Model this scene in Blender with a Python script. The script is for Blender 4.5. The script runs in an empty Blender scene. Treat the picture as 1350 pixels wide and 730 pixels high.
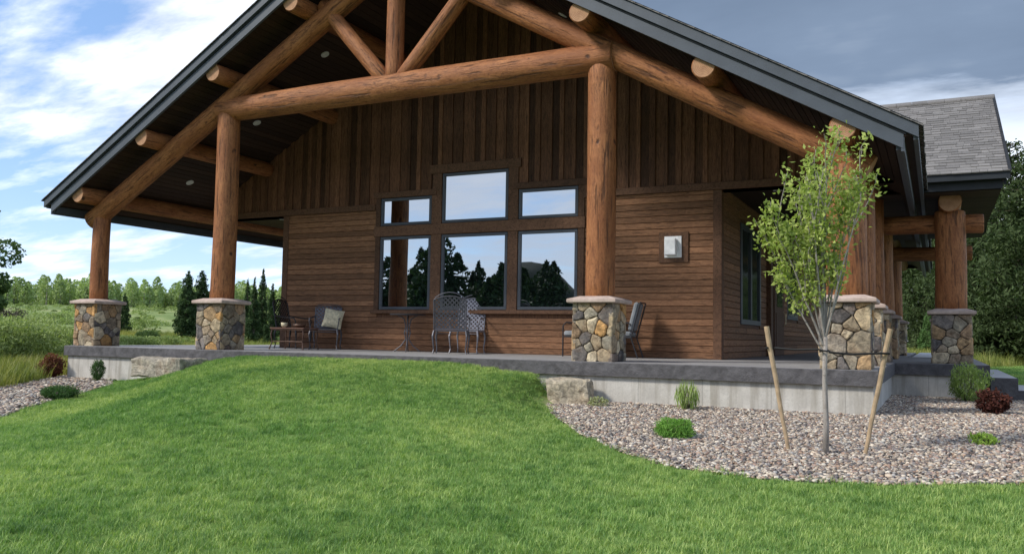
import bpy, math, random
import numpy as np
from mathutils import Vector, Matrix, Quaternion, noise as mnoise
PI=math.pi; R=math.radians
random.seed(7); rng=np.random.default_rng(7)
scene=bpy.context.scene
COL=scene.collection

# ------------------------------------------------------------------ camera
CAM=(8.4281,-12.1031,0.3594); YAW,PIT,ROL=0.4642,0.0650,0.0174
F_PX,PY0=1119.95,369.4
Fv=Vector((-math.sin(YAW)*math.cos(PIT),math.cos(YAW)*math.cos(PIT),math.sin(PIT)))
Rv=Vector((math.cos(YAW),math.sin(YAW),0)); Uv=Rv.cross(Fv)
R2=Rv*math.cos(ROL)+Uv*math.sin(ROL); U2=Uv*math.cos(ROL)-Rv*math.sin(ROL)
cam=bpy.data.cameras.new('camera'); co=bpy.data.objects.new('camera',cam); COL.objects.link(co)
m=Matrix((( R2.x,U2.x,-Fv.x,CAM[0]),(R2.y,U2.y,-Fv.y,CAM[1]),(R2.z,U2.z,-Fv.z,CAM[2]),(0,0,0,1)))
co.matrix_world=m
cam.sensor_fit='HORIZONTAL'; cam.sensor_width=36; cam.lens=36*F_PX/1350
cam.shift_y=(PY0-365)/1350
cam.clip_start=.05; cam.clip_end=3000
scene.camera=co

# ------------------------------------------------------------------ render / light
scene.view_settings.view_transform='Standard'; scene.view_settings.look='None'
scene.view_settings.gamma=1; scene.view_settings.use_curve_mapping=False
scene.view_settings.exposure=0.68
scene.render.engine='CYCLES'
SUN_DIR=Vector((-0.70,-0.72,0.85)).normalized()
sl=bpy.data.lights.new('sun','SUN'); sl.energy=2.3; sl.angle=R(9); sl.color=(1,.95,.87)
so=bpy.data.objects.new('sun',sl); COL.objects.link(so)
so.rotation_euler=(-SUN_DIR).to_track_quat('-Z','Y').to_euler(); so.location=(-20,-20,30)

# ------------------------------------------------------------------ node helpers
class NT:
    def __init__(s,name):
        s.m=bpy.data.materials.new(name); s.m.use_nodes=True; s.t=s.m.node_tree; s.t.nodes.clear()
        s.out=s.n('ShaderNodeOutputMaterial')
    def n(s,ty,**kw):
        x=s.t.nodes.new(ty)
        for k,v in kw.items():
            if k=='inp':
                for a,b in v.items():
                    if isinstance(b,bpy.types.NodeSocket): s.t.links.new(b,x.inputs[a])
                    else: x.inputs[a].default_value=b
            else: setattr(x,k,v)
        return x
    def link(s,a,b): s.t.links.new(a,b)
    def ramp(s,fac,stops,interp='LINEAR'):
        x=s.n('ShaderNodeValToRGB'); cr=x.color_ramp; cr.interpolation=interp
        while len(cr.elements)<len(stops): cr.elements.new(.5)
        for e,(p,c) in zip(cr.elements,stops):
            e.position=p; e.color=(c[0],c[1],c[2],1) if not isinstance(c,(int,float)) else (c,c,c,1)
        s.link(fac,x.inputs[0]); return x.outputs[0]
    def mix(s,fac,a,b,mode='MIX'):
        x=s.n('ShaderNodeMix',data_type='RGBA',blend_type=mode)
        for sock,v in ((x.inputs[0],fac),(x.inputs[6],a),(x.inputs[7],b)):
            if isinstance(v,bpy.types.NodeSocket): s.link(v,sock)
            elif isinstance(v,(int,float)): sock.default_value=v
            else: sock.default_value=(v[0],v[1],v[2],1)
        return x.outputs[2]
    def math(s,op,a,b=0.0,clamp=False):
        x=s.n('ShaderNodeMath',operation=op,use_clamp=clamp)
        for i,v in enumerate((a,b)):
            if isinstance(v,bpy.types.NodeSocket): s.link(v,x.inputs[i])
            else: x.inputs[i].default_value=v
        return x.outputs[0]
    def noise(s,vec,scale,detail=4,rough=.55,dist=0):
        x=s.n('ShaderNodeTexNoise'); x.inputs['Scale'].default_value=scale; x.inputs['Detail'].default_value=detail
        x.inputs['Roughness'].default_value=rough; x.inputs['Distortion'].default_value=dist
        if vec is not None: s.link(vec,x.inputs['Vector'])
        return x.outputs[0]
    def coord(s,kind='Object',scale=(1,1,1),rnd=False):
        tc=s.n('ShaderNodeTexCoord'); mp=s.n('ShaderNodeMapping'); mp.inputs['Scale'].default_value=scale
        v=tc.outputs[kind]
        if rnd:
            oi=s.n('ShaderNodeObjectInfo'); a=s.n('ShaderNodeVectorMath',operation='ADD')
            mu=s.math('MULTIPLY',oi.outputs['Random'],37.0)
            s.link(v,a.inputs[0]); s.link(mu,a.inputs[1]); v=a.outputs[0]
        s.link(v,mp.inputs[0]); return mp.outputs[0]
    def attr(s,name):
        a=s.n('ShaderNodeAttribute'); a.attribute_name=name; return a
    def bump(s,h,strength=.3,dist=.01):
        b=s.n('ShaderNodeBump'); b.inputs['Strength'].default_value=strength; b.inputs['Distance'].default_value=dist
        s.link(h,b.inputs['Height']); return b.outputs[0]
    def bsdf(s,color,rough=.8,normal=None,spec=.3,metal=0):
        p=s.n('ShaderNodeBsdfPrincipled')
        for k,v in (('Base Color',color),('Roughness',rough),('Specular IOR Level',spec),('Metallic',metal)):
            if isinstance(v,bpy.types.NodeSocket): s.link(v,p.inputs[k])
            elif k=='Base Color': p.inputs[k].default_value=(v[0],v[1],v[2],1)
            else: p.inputs[k].default_value=v
        if normal is not None: s.link(normal,p.inputs['Normal'])
        s.link(p.outputs[0],s.out.inputs[0]); return p

M={}
def log_material(name,lo,hi,light=1.0):
    t=NT(name)
    v=t.coord('Object',(1,1,.16),True)
    g=t.math('ADD',t.math('MULTIPLY',t.noise(v,20,6,.7,.9),.62),t.math('MULTIPLY',t.noise(t.coord('Object',(1,1,.45),True),42,4,.7,.5),.38))
    g2=t.noise(t.coord('Object',(1,1,.35),True),3.0,4,.6)
    c=t.ramp(g,[(.36,lo),(.5,[ a*.4+b*.6 for a,b in zip(lo,hi)]),(.64,hi)])
    c=t.mix(t.ramp(g2,[(.38,0.),(.66,.7)]),c,(hi[0]*.45,hi[1]*.36,hi[2]*.32))
    # long drying checks
    ck=t.noise(t.coord('Object',(1,1,.06),True),26,3,.5)
    ck=t.ramp(ck,[(.60,0.),(.66,1.)])
    c=t.mix(t.math('MULTIPLY',ck,.6),c,(.03,.013,.007))
    # knots
    vo=t.n('ShaderNodeTexVoronoi'); vo.inputs['Scale'].default_value=2.3
    wv=t.n('ShaderNodeTexNoise'); wv.inputs['Scale'].default_value=7; wv.inputs['Detail'].default_value=3
    vb=t.coord('Object',(1,1,.7),True); t.link(vb,wv.inputs['Vector']); wa=t.n('ShaderNodeVectorMath',operation='MULTIPLY_ADD'); wa.inputs[1].default_value=(.16,.16,.16); t.link(wv.outputs['Color'],wa.inputs[0]); t.link(vb,wa.inputs[2])
    t.link(wa.outputs[0],vo.inputs['Vector'])
    kn=t.ramp(vo.outputs['Distance'],[(.03,1.),(.06,.8),(.10,0.)])
    ring=t.ramp(vo.outputs['Distance'],[(.1,0.),(.16,.12),(.24,0.)])
    c=t.mix(ring,c,(hi[0]*1.2,hi[1]*1.1,hi[2]))
    c=t.mix(kn,c,(.05,.018,.008))
    h=t.math('SUBTRACT',g,t.math('MULTIPLY',ck,.5))
    h=t.math('SUBTRACT',h,t.math('MULTIPLY',kn,.4))
    t.bsdf(c,.62,t.bump(h,.9,.02),.3)
    M[name]=t.m
log_material('log_wood',(.08,.026,.010),(.48,.200,.074))
def plank_material(name,scale,lo,hi,rough=.7,br2=(.72,1.28)):
    t=NT(name)
    v=t.coord('Object',scale)
    ti=t.attr('tint')
    off=t.n('ShaderNodeVectorMath',operation='ADD'); t.link(v,off.inputs[0])
    t.link(t.math('MULTIPLY',ti.outputs['Fac'],91.0),off.inputs[1])
    g=t.noise(off.outputs[0],7,8,.74,.9)
    c=t.ramp(g,[(.34,lo),(.5,[a*.45+b*.55 for a,b in zip(lo,hi)]),(.70,hi)])
    fs_=t.noise(t.coord('Object',tuple(q*5 for q in scale)),6,4,.7,.3); c=t.mix(.55,c,t.ramp(fs_,[(.3,(.35,.35,.35)),(.7,(1.6,1.55,1.5))]),'MULTIPLY')
    br=t.ramp(ti.outputs['Fac'],[(0.,br2[0]),(1.,br2[1])])
    c=t.mix(1.0,c,br,'MULTIPLY')
    kn=t.n('ShaderNodeTexVoronoi'); kn.inputs['Scale'].default_value=1.6; 
    sc2=tuple(s*1.4 for s in scale); t.link(t.coord('Object',tuple(min(s,3.2) for s in sc2)),kn.inputs['Vector'])
    k=t.ramp(kn.outputs['Distance'],[(.03,1.),(.09,0.)])
    c=t.mix(t.math('MULTIPLY',k,.7),c,(.03,.015,.01))
    t.bsdf(c,rough,t.bump(g,.35,.008),.25)
    M[name]=t.m
LO,HI=(.060,.028,.015),(.385,.198,.104)
plank_material('siding_wood_x',(.7,9,9),LO,HI)
plank_material('siding_wood_y',(9,.7,9),LO,HI)
plank_material('siding_wood_z',(9,9,.7),(.024,.011,.007),(.20,.095,.050),br2=(.45,1.8))
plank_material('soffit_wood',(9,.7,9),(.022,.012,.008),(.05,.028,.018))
plank_material('trim_wood',(3,3,3),(.06,.031,.018),(.19,.100,.058))

t=NT('end_grain'); v=t.coord('Object',(1,1,1),False)
w=t.n('ShaderNodeTexWave',wave_type='RINGS',rings_direction='Z'); w.inputs['Scale'].default_value=14; w.inputs['Distortion'].default_value=1.2; t.link(v,w.inputs[0])
c=t.ramp(w.outputs[0],[(0,(.36,.19,.1)),(1,(.52,.3,.17))]); nz=t.noise(v,9,4)
c=t.mix(t.ramp(nz,[(.4,0.),(.75,.6)]),c,(.2,.09,.05)); t.bsdf(c,.8); M['end_grain']=t.m

def plain(name,col,rough=.6,spec=.3,metal=0,var=.25,scale=6,bump=.15):
    t=NT(name); n=t.noise(t.coord('Object',(1,1,1)),scale,5)
    a=[x*(1-var) for x in col]; b=[min(1,x*(1+var)) for x in col]
    c=t.ramp(n,[(.3,a),(.7,b)]); t.bsdf(c,rough,t.bump(n,bump,.004),spec,metal); M[name]=t.m; return t
plain('fascia_paint',(.062,.073,.088),.5,.4,0,.12,4,.05)
plain('window_frame',(.07,.078,.092),.45,.4,0,.1,4,.03)
plain('wing_fascia_dark',(.022,.026,.031),.5,.3,0,.12,4,.05)  # near-black variant of the fascia finish, used on the wing roof boards
plain('roof_edge',(.03,.032,.036),.9,.1)
plain('black_rubber',(.012,.012,.012),.6,.3)
plain('dark_iron',(.035,.033,.036),.45,.5,.4,.2,20)
plain('cast_iron_grey',(.21,.21,.24),.45,.5,.35,.2,20)
plain('cast_iron_dim',(.10,.10,.115),.45,.5,.35,.2,20)
plain('light_trim',(.62,.62,.6),.5)
plain('white_box',(.88,.90,.92),.4,.5)
plain('cushion_grey',(.20,.215,.23),.9)
plain('cushion_cream',(.62,.55,.38),.95,.1,0,.35,18,.3)
plain('stake_wood',(.40,.29,.18),.8,.2,0,.25,12)
plain('bronze_metal',(.10,.052,.032),.45,.5,.2)
plain('brown_top',(.16,.085,.06),.5)
plain('brass_handle',(.5,.42,.28),.35,.5,.8)
plain('dark_room',(.01,.01,.01),.9)
t=NT('cap_stone'); v=t.coord('Object'); n=t.noise(v,9,6,.6); n2=t.noise(v,60,3)
c=t.ramp(n,[(.3,(.38,.29,.24)),(.7,(.58,.46,.39))]); t.bsdf(c,.85,t.bump(n2,.4,.006)); M['cap_stone']=t.m
t=NT('field_stone'); a=t.attr('col'); v=t.coord('Object'); n=t.noise(v,14,7,.65,.4); n2=t.noise(v,4,3)
c=t.mix(1.0,a.outputs['Color'],t.ramp(n,[(.3,(.35,.33,.30)),(.5,(.85,.82,.78)),(.7,(1.45,1.35,1.2))]),'MULTIPLY')
c=t.mix(t.ramp(n2,[(.5,0.),(.75,.45)]),c,(.22,.12,.06))
t.bsdf(c,.85,t.bump(n,1.0,.03),.25); M['field_stone']=t.m
plain('mortar',(.085,.075,.062),.95,.1,0,.3,20,.5)
t=NT('foundation_concrete'); v=t.coord('Object'); n=t.noise(v,2.2,6,.65); st=t.noise(t.coord('Object',(3,3,.25)),2.6,5,.6)
fi=t.noise(v,60,3)
c=t.ramp(n,[(.3,(.42,.395,.35)),(.7,(.64,.61,.55))]); c=t.mix(t.ramp(st,[(.46,0.),(.66,.7)]),c,(.30,.27,.22))
c=t.mix(t.ramp(fi,[(.35,.25),(.5,0.)]),c,(.25,.24,.22)); sx=t.n('ShaderNodeSeparateXYZ'); tcx=t.n('ShaderNodeTexCoord'); t.link(tcx.outputs['Object'],sx.inputs[0])
ln=t.ramp(t.math('FRACT',t.math('DIVIDE',sx.outputs[0],.92)),[(0.,1.),(.008,1.),(.014,0.)]); c=t.mix(t.math('MULTIPLY',ln,.5),c,(.16,.15,.13))
t.bsdf(c,.9,t.bump(n,.3,.01)); M['foundation_concrete']=t.m
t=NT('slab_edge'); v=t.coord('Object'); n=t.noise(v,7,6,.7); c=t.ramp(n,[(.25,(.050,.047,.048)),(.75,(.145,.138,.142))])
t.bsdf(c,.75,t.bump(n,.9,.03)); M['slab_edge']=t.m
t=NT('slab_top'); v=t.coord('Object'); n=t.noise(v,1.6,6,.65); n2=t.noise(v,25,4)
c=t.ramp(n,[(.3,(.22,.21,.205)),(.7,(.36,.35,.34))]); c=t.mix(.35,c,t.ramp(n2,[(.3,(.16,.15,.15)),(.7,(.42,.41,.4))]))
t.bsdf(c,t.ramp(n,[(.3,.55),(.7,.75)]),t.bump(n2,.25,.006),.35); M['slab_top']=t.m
t=NT('walk_concrete'); v=t.coord('Object'); n=t.noise(v,5,6,.65); c=t.ramp(n,[(.3,(.42,.41,.40)),(.7,(.56,.55,.53))]); t.bsdf(c,.9); M['walk_concrete']=t.m
# shingles
t=NT('shingle'); a=t.attr('tint'); v=t.coord('Object'); n=t.noise(v,90,3,.7); n2=t.noise(v,1.2,3)
c=t.ramp(a.outputs['Fac'],[(0.,(.10,.095,.09)),(.5,(.17,.16,.15)),(1.,(.25,.235,.22))])
c=t.mix(.5,c,t.ramp(n,[(.3,(.08,.075,.07)),(.7,(.32,.30,.28))])); t.bsdf(c,.95,t.bump(n,.4,.004),.15); M['shingle']=t.m
# glass that mirrors the world in front of it, slightly warped
t=NT('mirror_glass'); gl=t.n('ShaderNodeBsdfGlossy'); gl.inputs['Roughness'].default_value=.008; gl.inputs['Color'].default_value=(.86,.92,.97,1)
v=t.coord('Generated'); n=t.noise(t.coord('Object',(1,1,1)),1.3,1,.3)
tc=t.n('ShaderNodeTexCoord'); sp=t.n('ShaderNodeSeparateXYZ'); t.link(tc.outputs['Generated'],sp.inputs[0])
px=t.math('SUBTRACT',sp.outputs[0],.5); pz=t.math('SUBTRACT',sp.outputs[2],.5)
r2=t.math('ADD',t.math('MULTIPLY',px,px),t.math('MULTIPLY',pz,pz))
h=t.math('ADD',t.math('MULTIPLY',n,.26),t.math('MULTIPLY',r2,.26))
t.link(t.bump(h,.3,.022),gl.inputs['Normal'])
dk=t.n('ShaderNodeBsdfDiffuse'); dk.inputs[0].default_value=(.006,.008,.009,1)
lw=t.n('ShaderNodeLayerWeight'); lw.inputs[0].default_value=.35
mx=t.n('ShaderNodeMixShader'); t.link(t.ramp(lw.outputs['Fresnel'],[(0,.55),(.6,.9)]),mx.inputs[0])
t.link(dk.outputs[0],mx.inputs[1]); t.link(gl.outputs[0],mx.inputs[2]); t.link(mx.outputs[0],t.out.inputs[0]); M['mirror_glass']=t.m
t=NT('door_glass'); t.bsdf((.015,.03,.024),.08,None,.8); M['door_glass']=t.m
# leaves
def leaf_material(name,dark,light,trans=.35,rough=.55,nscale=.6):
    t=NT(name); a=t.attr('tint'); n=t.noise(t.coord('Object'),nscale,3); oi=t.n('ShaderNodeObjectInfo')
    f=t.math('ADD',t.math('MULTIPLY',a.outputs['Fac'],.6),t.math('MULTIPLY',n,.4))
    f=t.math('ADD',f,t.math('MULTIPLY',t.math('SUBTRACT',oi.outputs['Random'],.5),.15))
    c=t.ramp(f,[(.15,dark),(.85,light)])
    p=t.n('ShaderNodeBsdfPrincipled'); t.link(c,p.inputs['Base Color']); p.inputs['Roughness'].default_value=max(rough,.65); p.inputs['Specular IOR Level'].default_value=.12
    tr=t.n('ShaderNodeBsdfTranslucent'); t.link(t.mix(1.0,c,(1.1,1.25,.6),'MULTIPLY'),tr.inputs[0])
    mx=t.n('ShaderNodeMixShader'); mx.inputs[0].default_value=trans
    t.link(p.outputs[0],mx.inputs[1]); t.link(tr.outputs[0],mx.inputs[2]); t.link(mx.outputs[0],t.out.inputs[0]); M[name]=t.m
leaf_material('sapling_leaf',(.20,.28,.06),(.56,.62,.20),.4)
leaf_material('conifer_leaf',(.016,.032,.014),(.07,.12,.045),.15)
leaf_material('young_pine_leaf',(.04,.09,.03),(.14,.24,.08),.2)
leaf_material('pine_leaf',(.016,.030,.012),(.085,.12,.045),.2,nscale=.35)
leaf_material('aspen_leaf',(.20,.26,.10),(.44,.54,.24),.3,nscale=.05)
leaf_material('willow_leaf',(.14,.19,.06),(.42,.50,.20),.3,nscale=.5)
leaf_material('cottonwood_leaf',(.045,.08,.028),(.17,.25,.09),.3,nscale=.3)
leaf_material('bush_leaf',(.14,.22,.05),(.50,.62,.20),.3)
leaf_material('juniper_leaf',(.09,.22,.04),(.32,.56,.11),.25)
leaf_material('dark_juniper_leaf',(.03,.07,.02),(.10,.19,.06),.25)
leaf_material('barberry_leaf',(.035,.013,.012),(.15,.055,.04),.2)
leaf_material('red_shrub_leaf',(.06,.02,.015),(.26,.11,.06),.2)
leaf_material('lime_leaf',(.2,.32,.05),(.5,.68,.15),.4)
leaf_material('pale_leaf',(.2,.22,.1),(.5,.52,.3),.3)
leaf_material('brown_brush_leaf',(.045,.038,.03),(.14,.12,.09),.1)
def bark(name,lo,hi,sc=12):
    t=NT(name); n=t.noise(t.coord('Object',(1,1,.3)),sc,5,.7); sp=t.noise(t.coord('Object',(.6,.6,2.5)),14,3)
    c=t.ramp(n,[(.3,lo),(.7,hi)]); c=t.mix(t.ramp(sp,[(.62,0.),(.7,.8)]),c,tuple(x*.35 for x in lo)); t.bsdf(c,.85,t.bump(n,.5,.006)); M[name]=t.m
bark('pale_bark',(.19,.165,.14),(.42,.38,.34),30)
bark('brown_bark',(.06,.045,.035),(.16,.12,.09))
# grass
def grass_material(name,cols,trans=.35):
    t=NT(name); a=t.attr('tint'); geo=t.n('ShaderNodeNewGeometry')
    big=t.noise(geo.outputs['Position'],.55,3,.6); mid=t.math('ADD',t.math('MULTIPLY',t.math('SUBTRACT',t.noise(geo.outputs['Position'],7.0,5,.75),.5),1.9),.5); oi=t.n('ShaderNodeObjectInfo')
    f=t.math('ADD',t.math('MULTIPLY',a.outputs['Fac'],.30),t.math('ADD',t.math('MULTIPLY',big,.55),t.math('MULTIPLY',mid,.45)))
    f=t.math('ADD',f,t.math('MULTIPLY',t.math('SUBTRACT',oi.outputs['Random'],.5),.22))
    c=t.ramp(f,[(.44,cols[0]),(.64,cols[1]),(.86,cols[2])])
    pt=t.noise(geo.outputs['Position'],.28,3,.6); c=t.mix(1.0,c,t.ramp(pt,[(.35,(.80,.92,.82)),(.65,(1.25,1.12,1.1))]),'MULTIPLY')
    p=t.n('ShaderNodeBsdfPrincipled'); t.link(c,p.inputs['Base Color']); p.inputs['Roughness'].default_value=.5; p.inputs['Specular IOR Level'].default_value=.3
    tr=t.n('ShaderNodeBsdfTranslucent'); t.link(t.mix(1.0,c,(1.1,1.2,.5),'MULTIPLY'),tr.inputs[0])
    mx=t.n('ShaderNodeMixShader'); mx.inputs[0].default_value=trans
    t.link(p.outputs[0],mx.inputs[1]); t.link(tr.outputs[0],mx.inputs[2]); t.link(mx.outputs[0],t.out.inputs[0]); M[name]=t.m
GC=((.085,.180,.050),(.22,.37,.10),(.49,.60,.22))
grass_material('lawn_grass',GC)
grass_material('meadow_grass',((.13,.17,.035),(.24,.27,.065),(.40,.38,.13)))
def ground_material(name,stops,s1,s2):
    t=NT(name); g=t.n('ShaderNodeNewGeometry'); a=t.noise(g.outputs['Position'],s1,5,.65); b=t.noise(g.outputs['Position'],s2,4,.7)
    c=t.ramp(t.math('ADD',t.math('MULTIPLY',a,.6),t.math('MULTIPLY',b,.4)),stops); t.bsdf(c,.95,t.bump(b,.5,.05),.1); M[name]=t.m
ground_material('lawn_soil',[(.3,(.08,.14,.03)),(.7,(.16,.24,.055))],1.5,20)
ground_material('gravel_soil',[(.3,(.10,.085,.07)),(.7,(.24,.20,.17))],3,40)
ground_material('meadow_soil',[(.38,(.09,.14,.04)),(.5,(.20,.26,.085)),(.62,(.36,.36,.17))],.09,.6)
ground_material('mountain_soil',[(.3,(.010,.015,.012)),(.7,(.022,.030,.022))],.02,.3)
ground_material('drive_dirt',[(.3,(.40,.36,.30)),(.7,(.55,.5,.43))],.3,5)
t=NT('pebble'); a=t.attr('col'); g=t.n('ShaderNodeNewGeometry'); n=t.noise(g.outputs['Position'],70,3)
c=t.mix(1.0,a.outputs['Color'],t.ramp(n,[(.3,(.75,.75,.75)),(.7,(1.2,1.2,1.2))]),'MULTIPLY'); t.bsdf(c,.75,None,.3); M['pebble']=t.m

# ------------------------------------------------------------------ mesh builder
class MB:
    def __init__(s): s.v=[]; s.f=[]; s.t=[]; s.c=[]; s.mi=[]
    def add(s,vs,fs,tint=.5,col=(1,1,1),mi=0):
        o=len(s.v); s.v+= [tuple(x) for x in vs]
        for f in fs:
            s.f.append([i+o for i in f]); s.t.append(tint); s.c.append(col); s.mi.append(mi)
    def box(s,x0,x1,y0,y1,z0,z1,tint=.5,mi=0,rot=None,bev=0,col=(1,1,1)):
        if bev>0: return s.bbox(x0,x1,y0,y1,z0,z1,bev,tint,mi,rot,col)
        vs=[(x,y,z) for z in (z0,z1) for x,y in ((x0,y0),(x1,y0),(x1,y1),(x0,y1))]
        if rot: vs=[tuple(rot@Vector(p)) for p in vs]
        s.add(vs,[(0,3,2,1),(4,5,6,7),(0,1,5,4),(1,2,6,5),(2,3,7,6),(3,0,4,7)],tint,col,mi)
    def bbox(s,x0,x1,y0,y1,z0,z1,b,tint,mi,rot,col=(1,1,1)):
        # box with chamfered edges (24 verts)
        c=((x0,x1),(y0,y1),(z0,z1)); vs=[]; idx={}
        for ix in (0,1):
            for iy in (0,1):
                for iz in (0,1):
                    for ax in range(3):
                        p=[c[0][ix],c[1][iy],c[2][iz]]; ii=(ix,iy,iz)
                        for k in range(3):
                            if k!=ax: p[k]+= b if ii[k]==0 else -b
                        idx[(ix,iy,iz,ax)]=len(vs); vs.append(p)
        fs=[]
        for ax in range(3):
            o=[k for k in range(3) if k!=ax]
            for sd in (0,1):
                q=[]
                for a,bb in ((0,0),(1,0),(1,1),(0,1)):
                    ii=[0,0,0]; ii[ax]=sd; ii[o[0]]=a; ii[o[1]]=bb; q.append(idx[(*ii,ax)])
                fs.append(q)
        for ax in range(3):   # edges along ax
            o=[k for k in range(3) if k!=ax]
            for a in (0,1):
                for bb in (0,1):
                    e=[]
                    for sd,order in ((0,(o[0],o[1])),(1,(o[1],o[0]))):
                        for d in order:
                            ii=[0,0,0]; ii[ax]=sd; ii[o[0]]=a; ii[o[1]]=bb; e.append(idx[(*ii,d)])
                    fs.append(e)
        for ix in (0,1):
            for iy in (0,1):
                for iz in (0,1): fs.append([idx[(ix,iy,iz,k)] for k in range(3)])
        if rot: vs=[tuple(rot@Vector(p)) for p in vs]
        s.add(vs,fs,tint,col,mi)
    def prism(s,poly,h0,h1,axis='z',tint=.5,mi=0,col=(1,1,1)):
        n=len(poly)
        def P(a,b,h): return {'z':(a,b,h),'y':(a,h,b),'x':(h,a,b)}[axis]
        vs=[P(a,b,h0) for a,b in poly]+[P(a,b,h1) for a,b in poly]
        fs=[tuple(range(n))[::-1],tuple(range(n,2*n))]+[(i,(i+1)%n,n+(i+1)%n,n+i) for i in range(n)]
        s.add(vs,fs,tint,col,mi)
    def tube(s,pts,rad,seg=8,tint=.5,mi=0,cap=True):
        pts=[Vector(p) for p in pts]
        if isinstance(rad,(int,float)): rad=[rad]*len(pts)
        vs=[]; up=None
        for i,p in enumerate(pts):
            d=(pts[min(i+1,len(pts)-1)]-pts[max(i-1,0)]).normalized()
            if up is None: up=d.orthogonal().normalized()
            else:
                up=(up-d*up.dot(d)); up=up.normalized() if up.length>1e-6 else d.orthogonal().normalized()
            q=d.cross(up)
            for k in range(seg):
                a=2*PI*k/seg; vs.append(p+(up*math.cos(a)+q*math.sin(a))*rad[i])
        fs=[(i*seg+k,i*seg+(k+1)%seg,(i+1)*seg+(k+1)%seg,(i+1)*seg+k) for i in range(len(pts)-1) for k in range(seg)]
        if cap: fs+=[tuple(range(seg))[::-1],tuple(range((len(pts)-1)*seg,len(pts)*seg))]
        s.add(vs,fs,tint,mi=mi)
    def build(s,name,mats,parent=None,smooth=False,loc=None,rot=None):
        me=bpy.data.meshes.new(name); me.from_pydata(s.v,[],s.f)
        if not isinstance(mats,(list,tuple)): mats=[mats]
        for x in mats: me.materials.append(M[x])
        a=me.attributes.new('tint','FLOAT','FACE'); a.data.foreach_set('value',s.t)
        a=me.attributes.new('col','FLOAT_COLOR','FACE'); a.data.foreach_set('color',np.array([(c[0],c[1],c[2],1) for c in s.c],dtype=np.float32).ravel())
        me.polygons.foreach_set('material_index',s.mi)
        if smooth: me.polygons.foreach_set('use_smooth',[True]*len(s.f))
        me.update()
        # consistent outward normals
        import bmesh
        bm=bmesh.new(); bm.from_mesh(me); bmesh.ops.recalc_face_normals(bm,faces=bm.faces); bm.to_mesh(me); bm.free()
        o=bpy.data.objects.new(name,me); COL.objects.link(o)
        if parent: o.parent=parent
        if loc is not None: o.location=loc
        if rot is not None: o.rotation_euler=rot
        return o
def tag(o,label=None,cat=None,group=None,kind=None):
    if label: o['label']=label
    if cat: o['category']=cat
    if group: o['group']=group
    if kind: o['kind']=kind
    return o
def empty(name,loc=(0,0,0),rz=0,label=None,cat=None,group=None):
    o=bpy.data.objects.new(name,None); COL.objects.link(o); o.location=loc; o.rotation_euler=(0,0,rz); o.empty_display_size=.2
    return tag(o,label,cat,group)
def copy_tree(o,parent=None):
    c=o.copy(); COL.objects.link(c)
    if parent: c.parent=parent
    for ch in list(o.children): copy_tree(ch,c)
    return c
def np_mesh(name,verts,faces,mat,tint=None,col=None,smooth=False,parent=None,link=True):
    """verts (N,3) faces (M,k) numpy"""
    me=bpy.data.meshes.new(name); k=faces.shape[1]
    me.vertices.add(len(verts)); me.vertices.foreach_set('co',verts.astype(np.float32).ravel())
    me.loops.add(faces.size); me.loops.foreach_set('vertex_index',faces.astype(np.int32).ravel())
    me.polygons.add(len(faces)); me.polygons.foreach_set('loop_start',np.arange(0,faces.size,k,dtype=np.int32))
    if smooth: me.polygons.foreach_set('use_smooth',np.ones(len(faces),dtype=bool))
    me.update(calc_edges=True)
    for x in (mat if isinstance(mat,list) else [mat]): me.materials.append(M[x])
    if tint is not None:
        a=me.attributes.new('tint','FLOAT','FACE'); a.data.foreach_set('value',tint.astype(np.float32))
    if col is not None:
        a=me.attributes.new('col','FLOAT_COLOR','FACE'); a.data.foreach_set('color',np.concatenate([col,np.ones((len(col),1))],1).astype(np.float32).ravel())
    o=bpy.data.objects.new(name,me)
    if link: COL.objects.link(o)
    if parent: o.parent=parent
    return o

# ------------------------------------------------------------------ terrain
def ss(x): x=np.clip(x,0,1); return x*x*(3-2*x)
def gz(x,y):
    x=np.asarray(x,dtype=float); y=np.asarray(y,dtype=float)
    z=-.60+.040*np.minimum(0,np.maximum(y,-40)+.5)
    t=np.maximum(0,-.45-y)
    XL=-6.1+.85*t; XR=3.36+.30*t+.06*t*t
    fall=1-ss(t/10.5)
    back=1-ss((y+.45)/1.2)
    z=z+.56*ss((x-XL)/3.6)*ss((XR-x)/(.34+.50*t))*fall*back*(1-.34*ss((x-1.3)/2.1))
    # hillside rising to the far left
    d=np.hypot(x-8.4,y+12.1); az=np.degrees(np.arctan2(-(x-8.4),y+12.1))   # degrees left of +Y
    w=ss((az-20)/12)*ss((115-az)/20)
    rise=np.interp(d,[0,32,60,100,150,158,600],[0,-.15,.25,1.9,4.45,4.6,5.2])
    z=z+w*rise
    z=z+.10*w*ss((d-30)/30)*np.sin(x*.23+1)*np.cos(y*.19)*2
    return z
def axis_steps(lo,hi,fine_lo,fine_hi,st):
    a=list(np.arange(fine_lo,fine_hi+st/2,st)); s=st
    x=fine_hi
    while x<hi: s*=1.12; x+=s; a.append(x)
    x=fine_lo; s=st
    while x>lo: s*=1.12; x-=s; a.insert(0,x)
    return np.array(a)
gx=axis_steps(-700,500,-16,16,.35); gy=axis_steps(-700,900,-14,8,.35)
GX,GY=np.meshgrid(gx,gy,indexing='ij'); GZ=gz(GX,GY)
V=np.stack([GX,GY,GZ],-1).reshape(-1,3); nx,ny=len(gx),len(gy)
I=np.arange(nx*ny).reshape(nx,ny)
Fq=np.stack([I[:-1,:-1],I[1:,:-1],I[1:,1:],I[:-1,1:]],-1).reshape(-1,4)
o=np_mesh('ground',V,Fq,'meadow_soil',smooth=True); tag(o,kind='structure')

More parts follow.
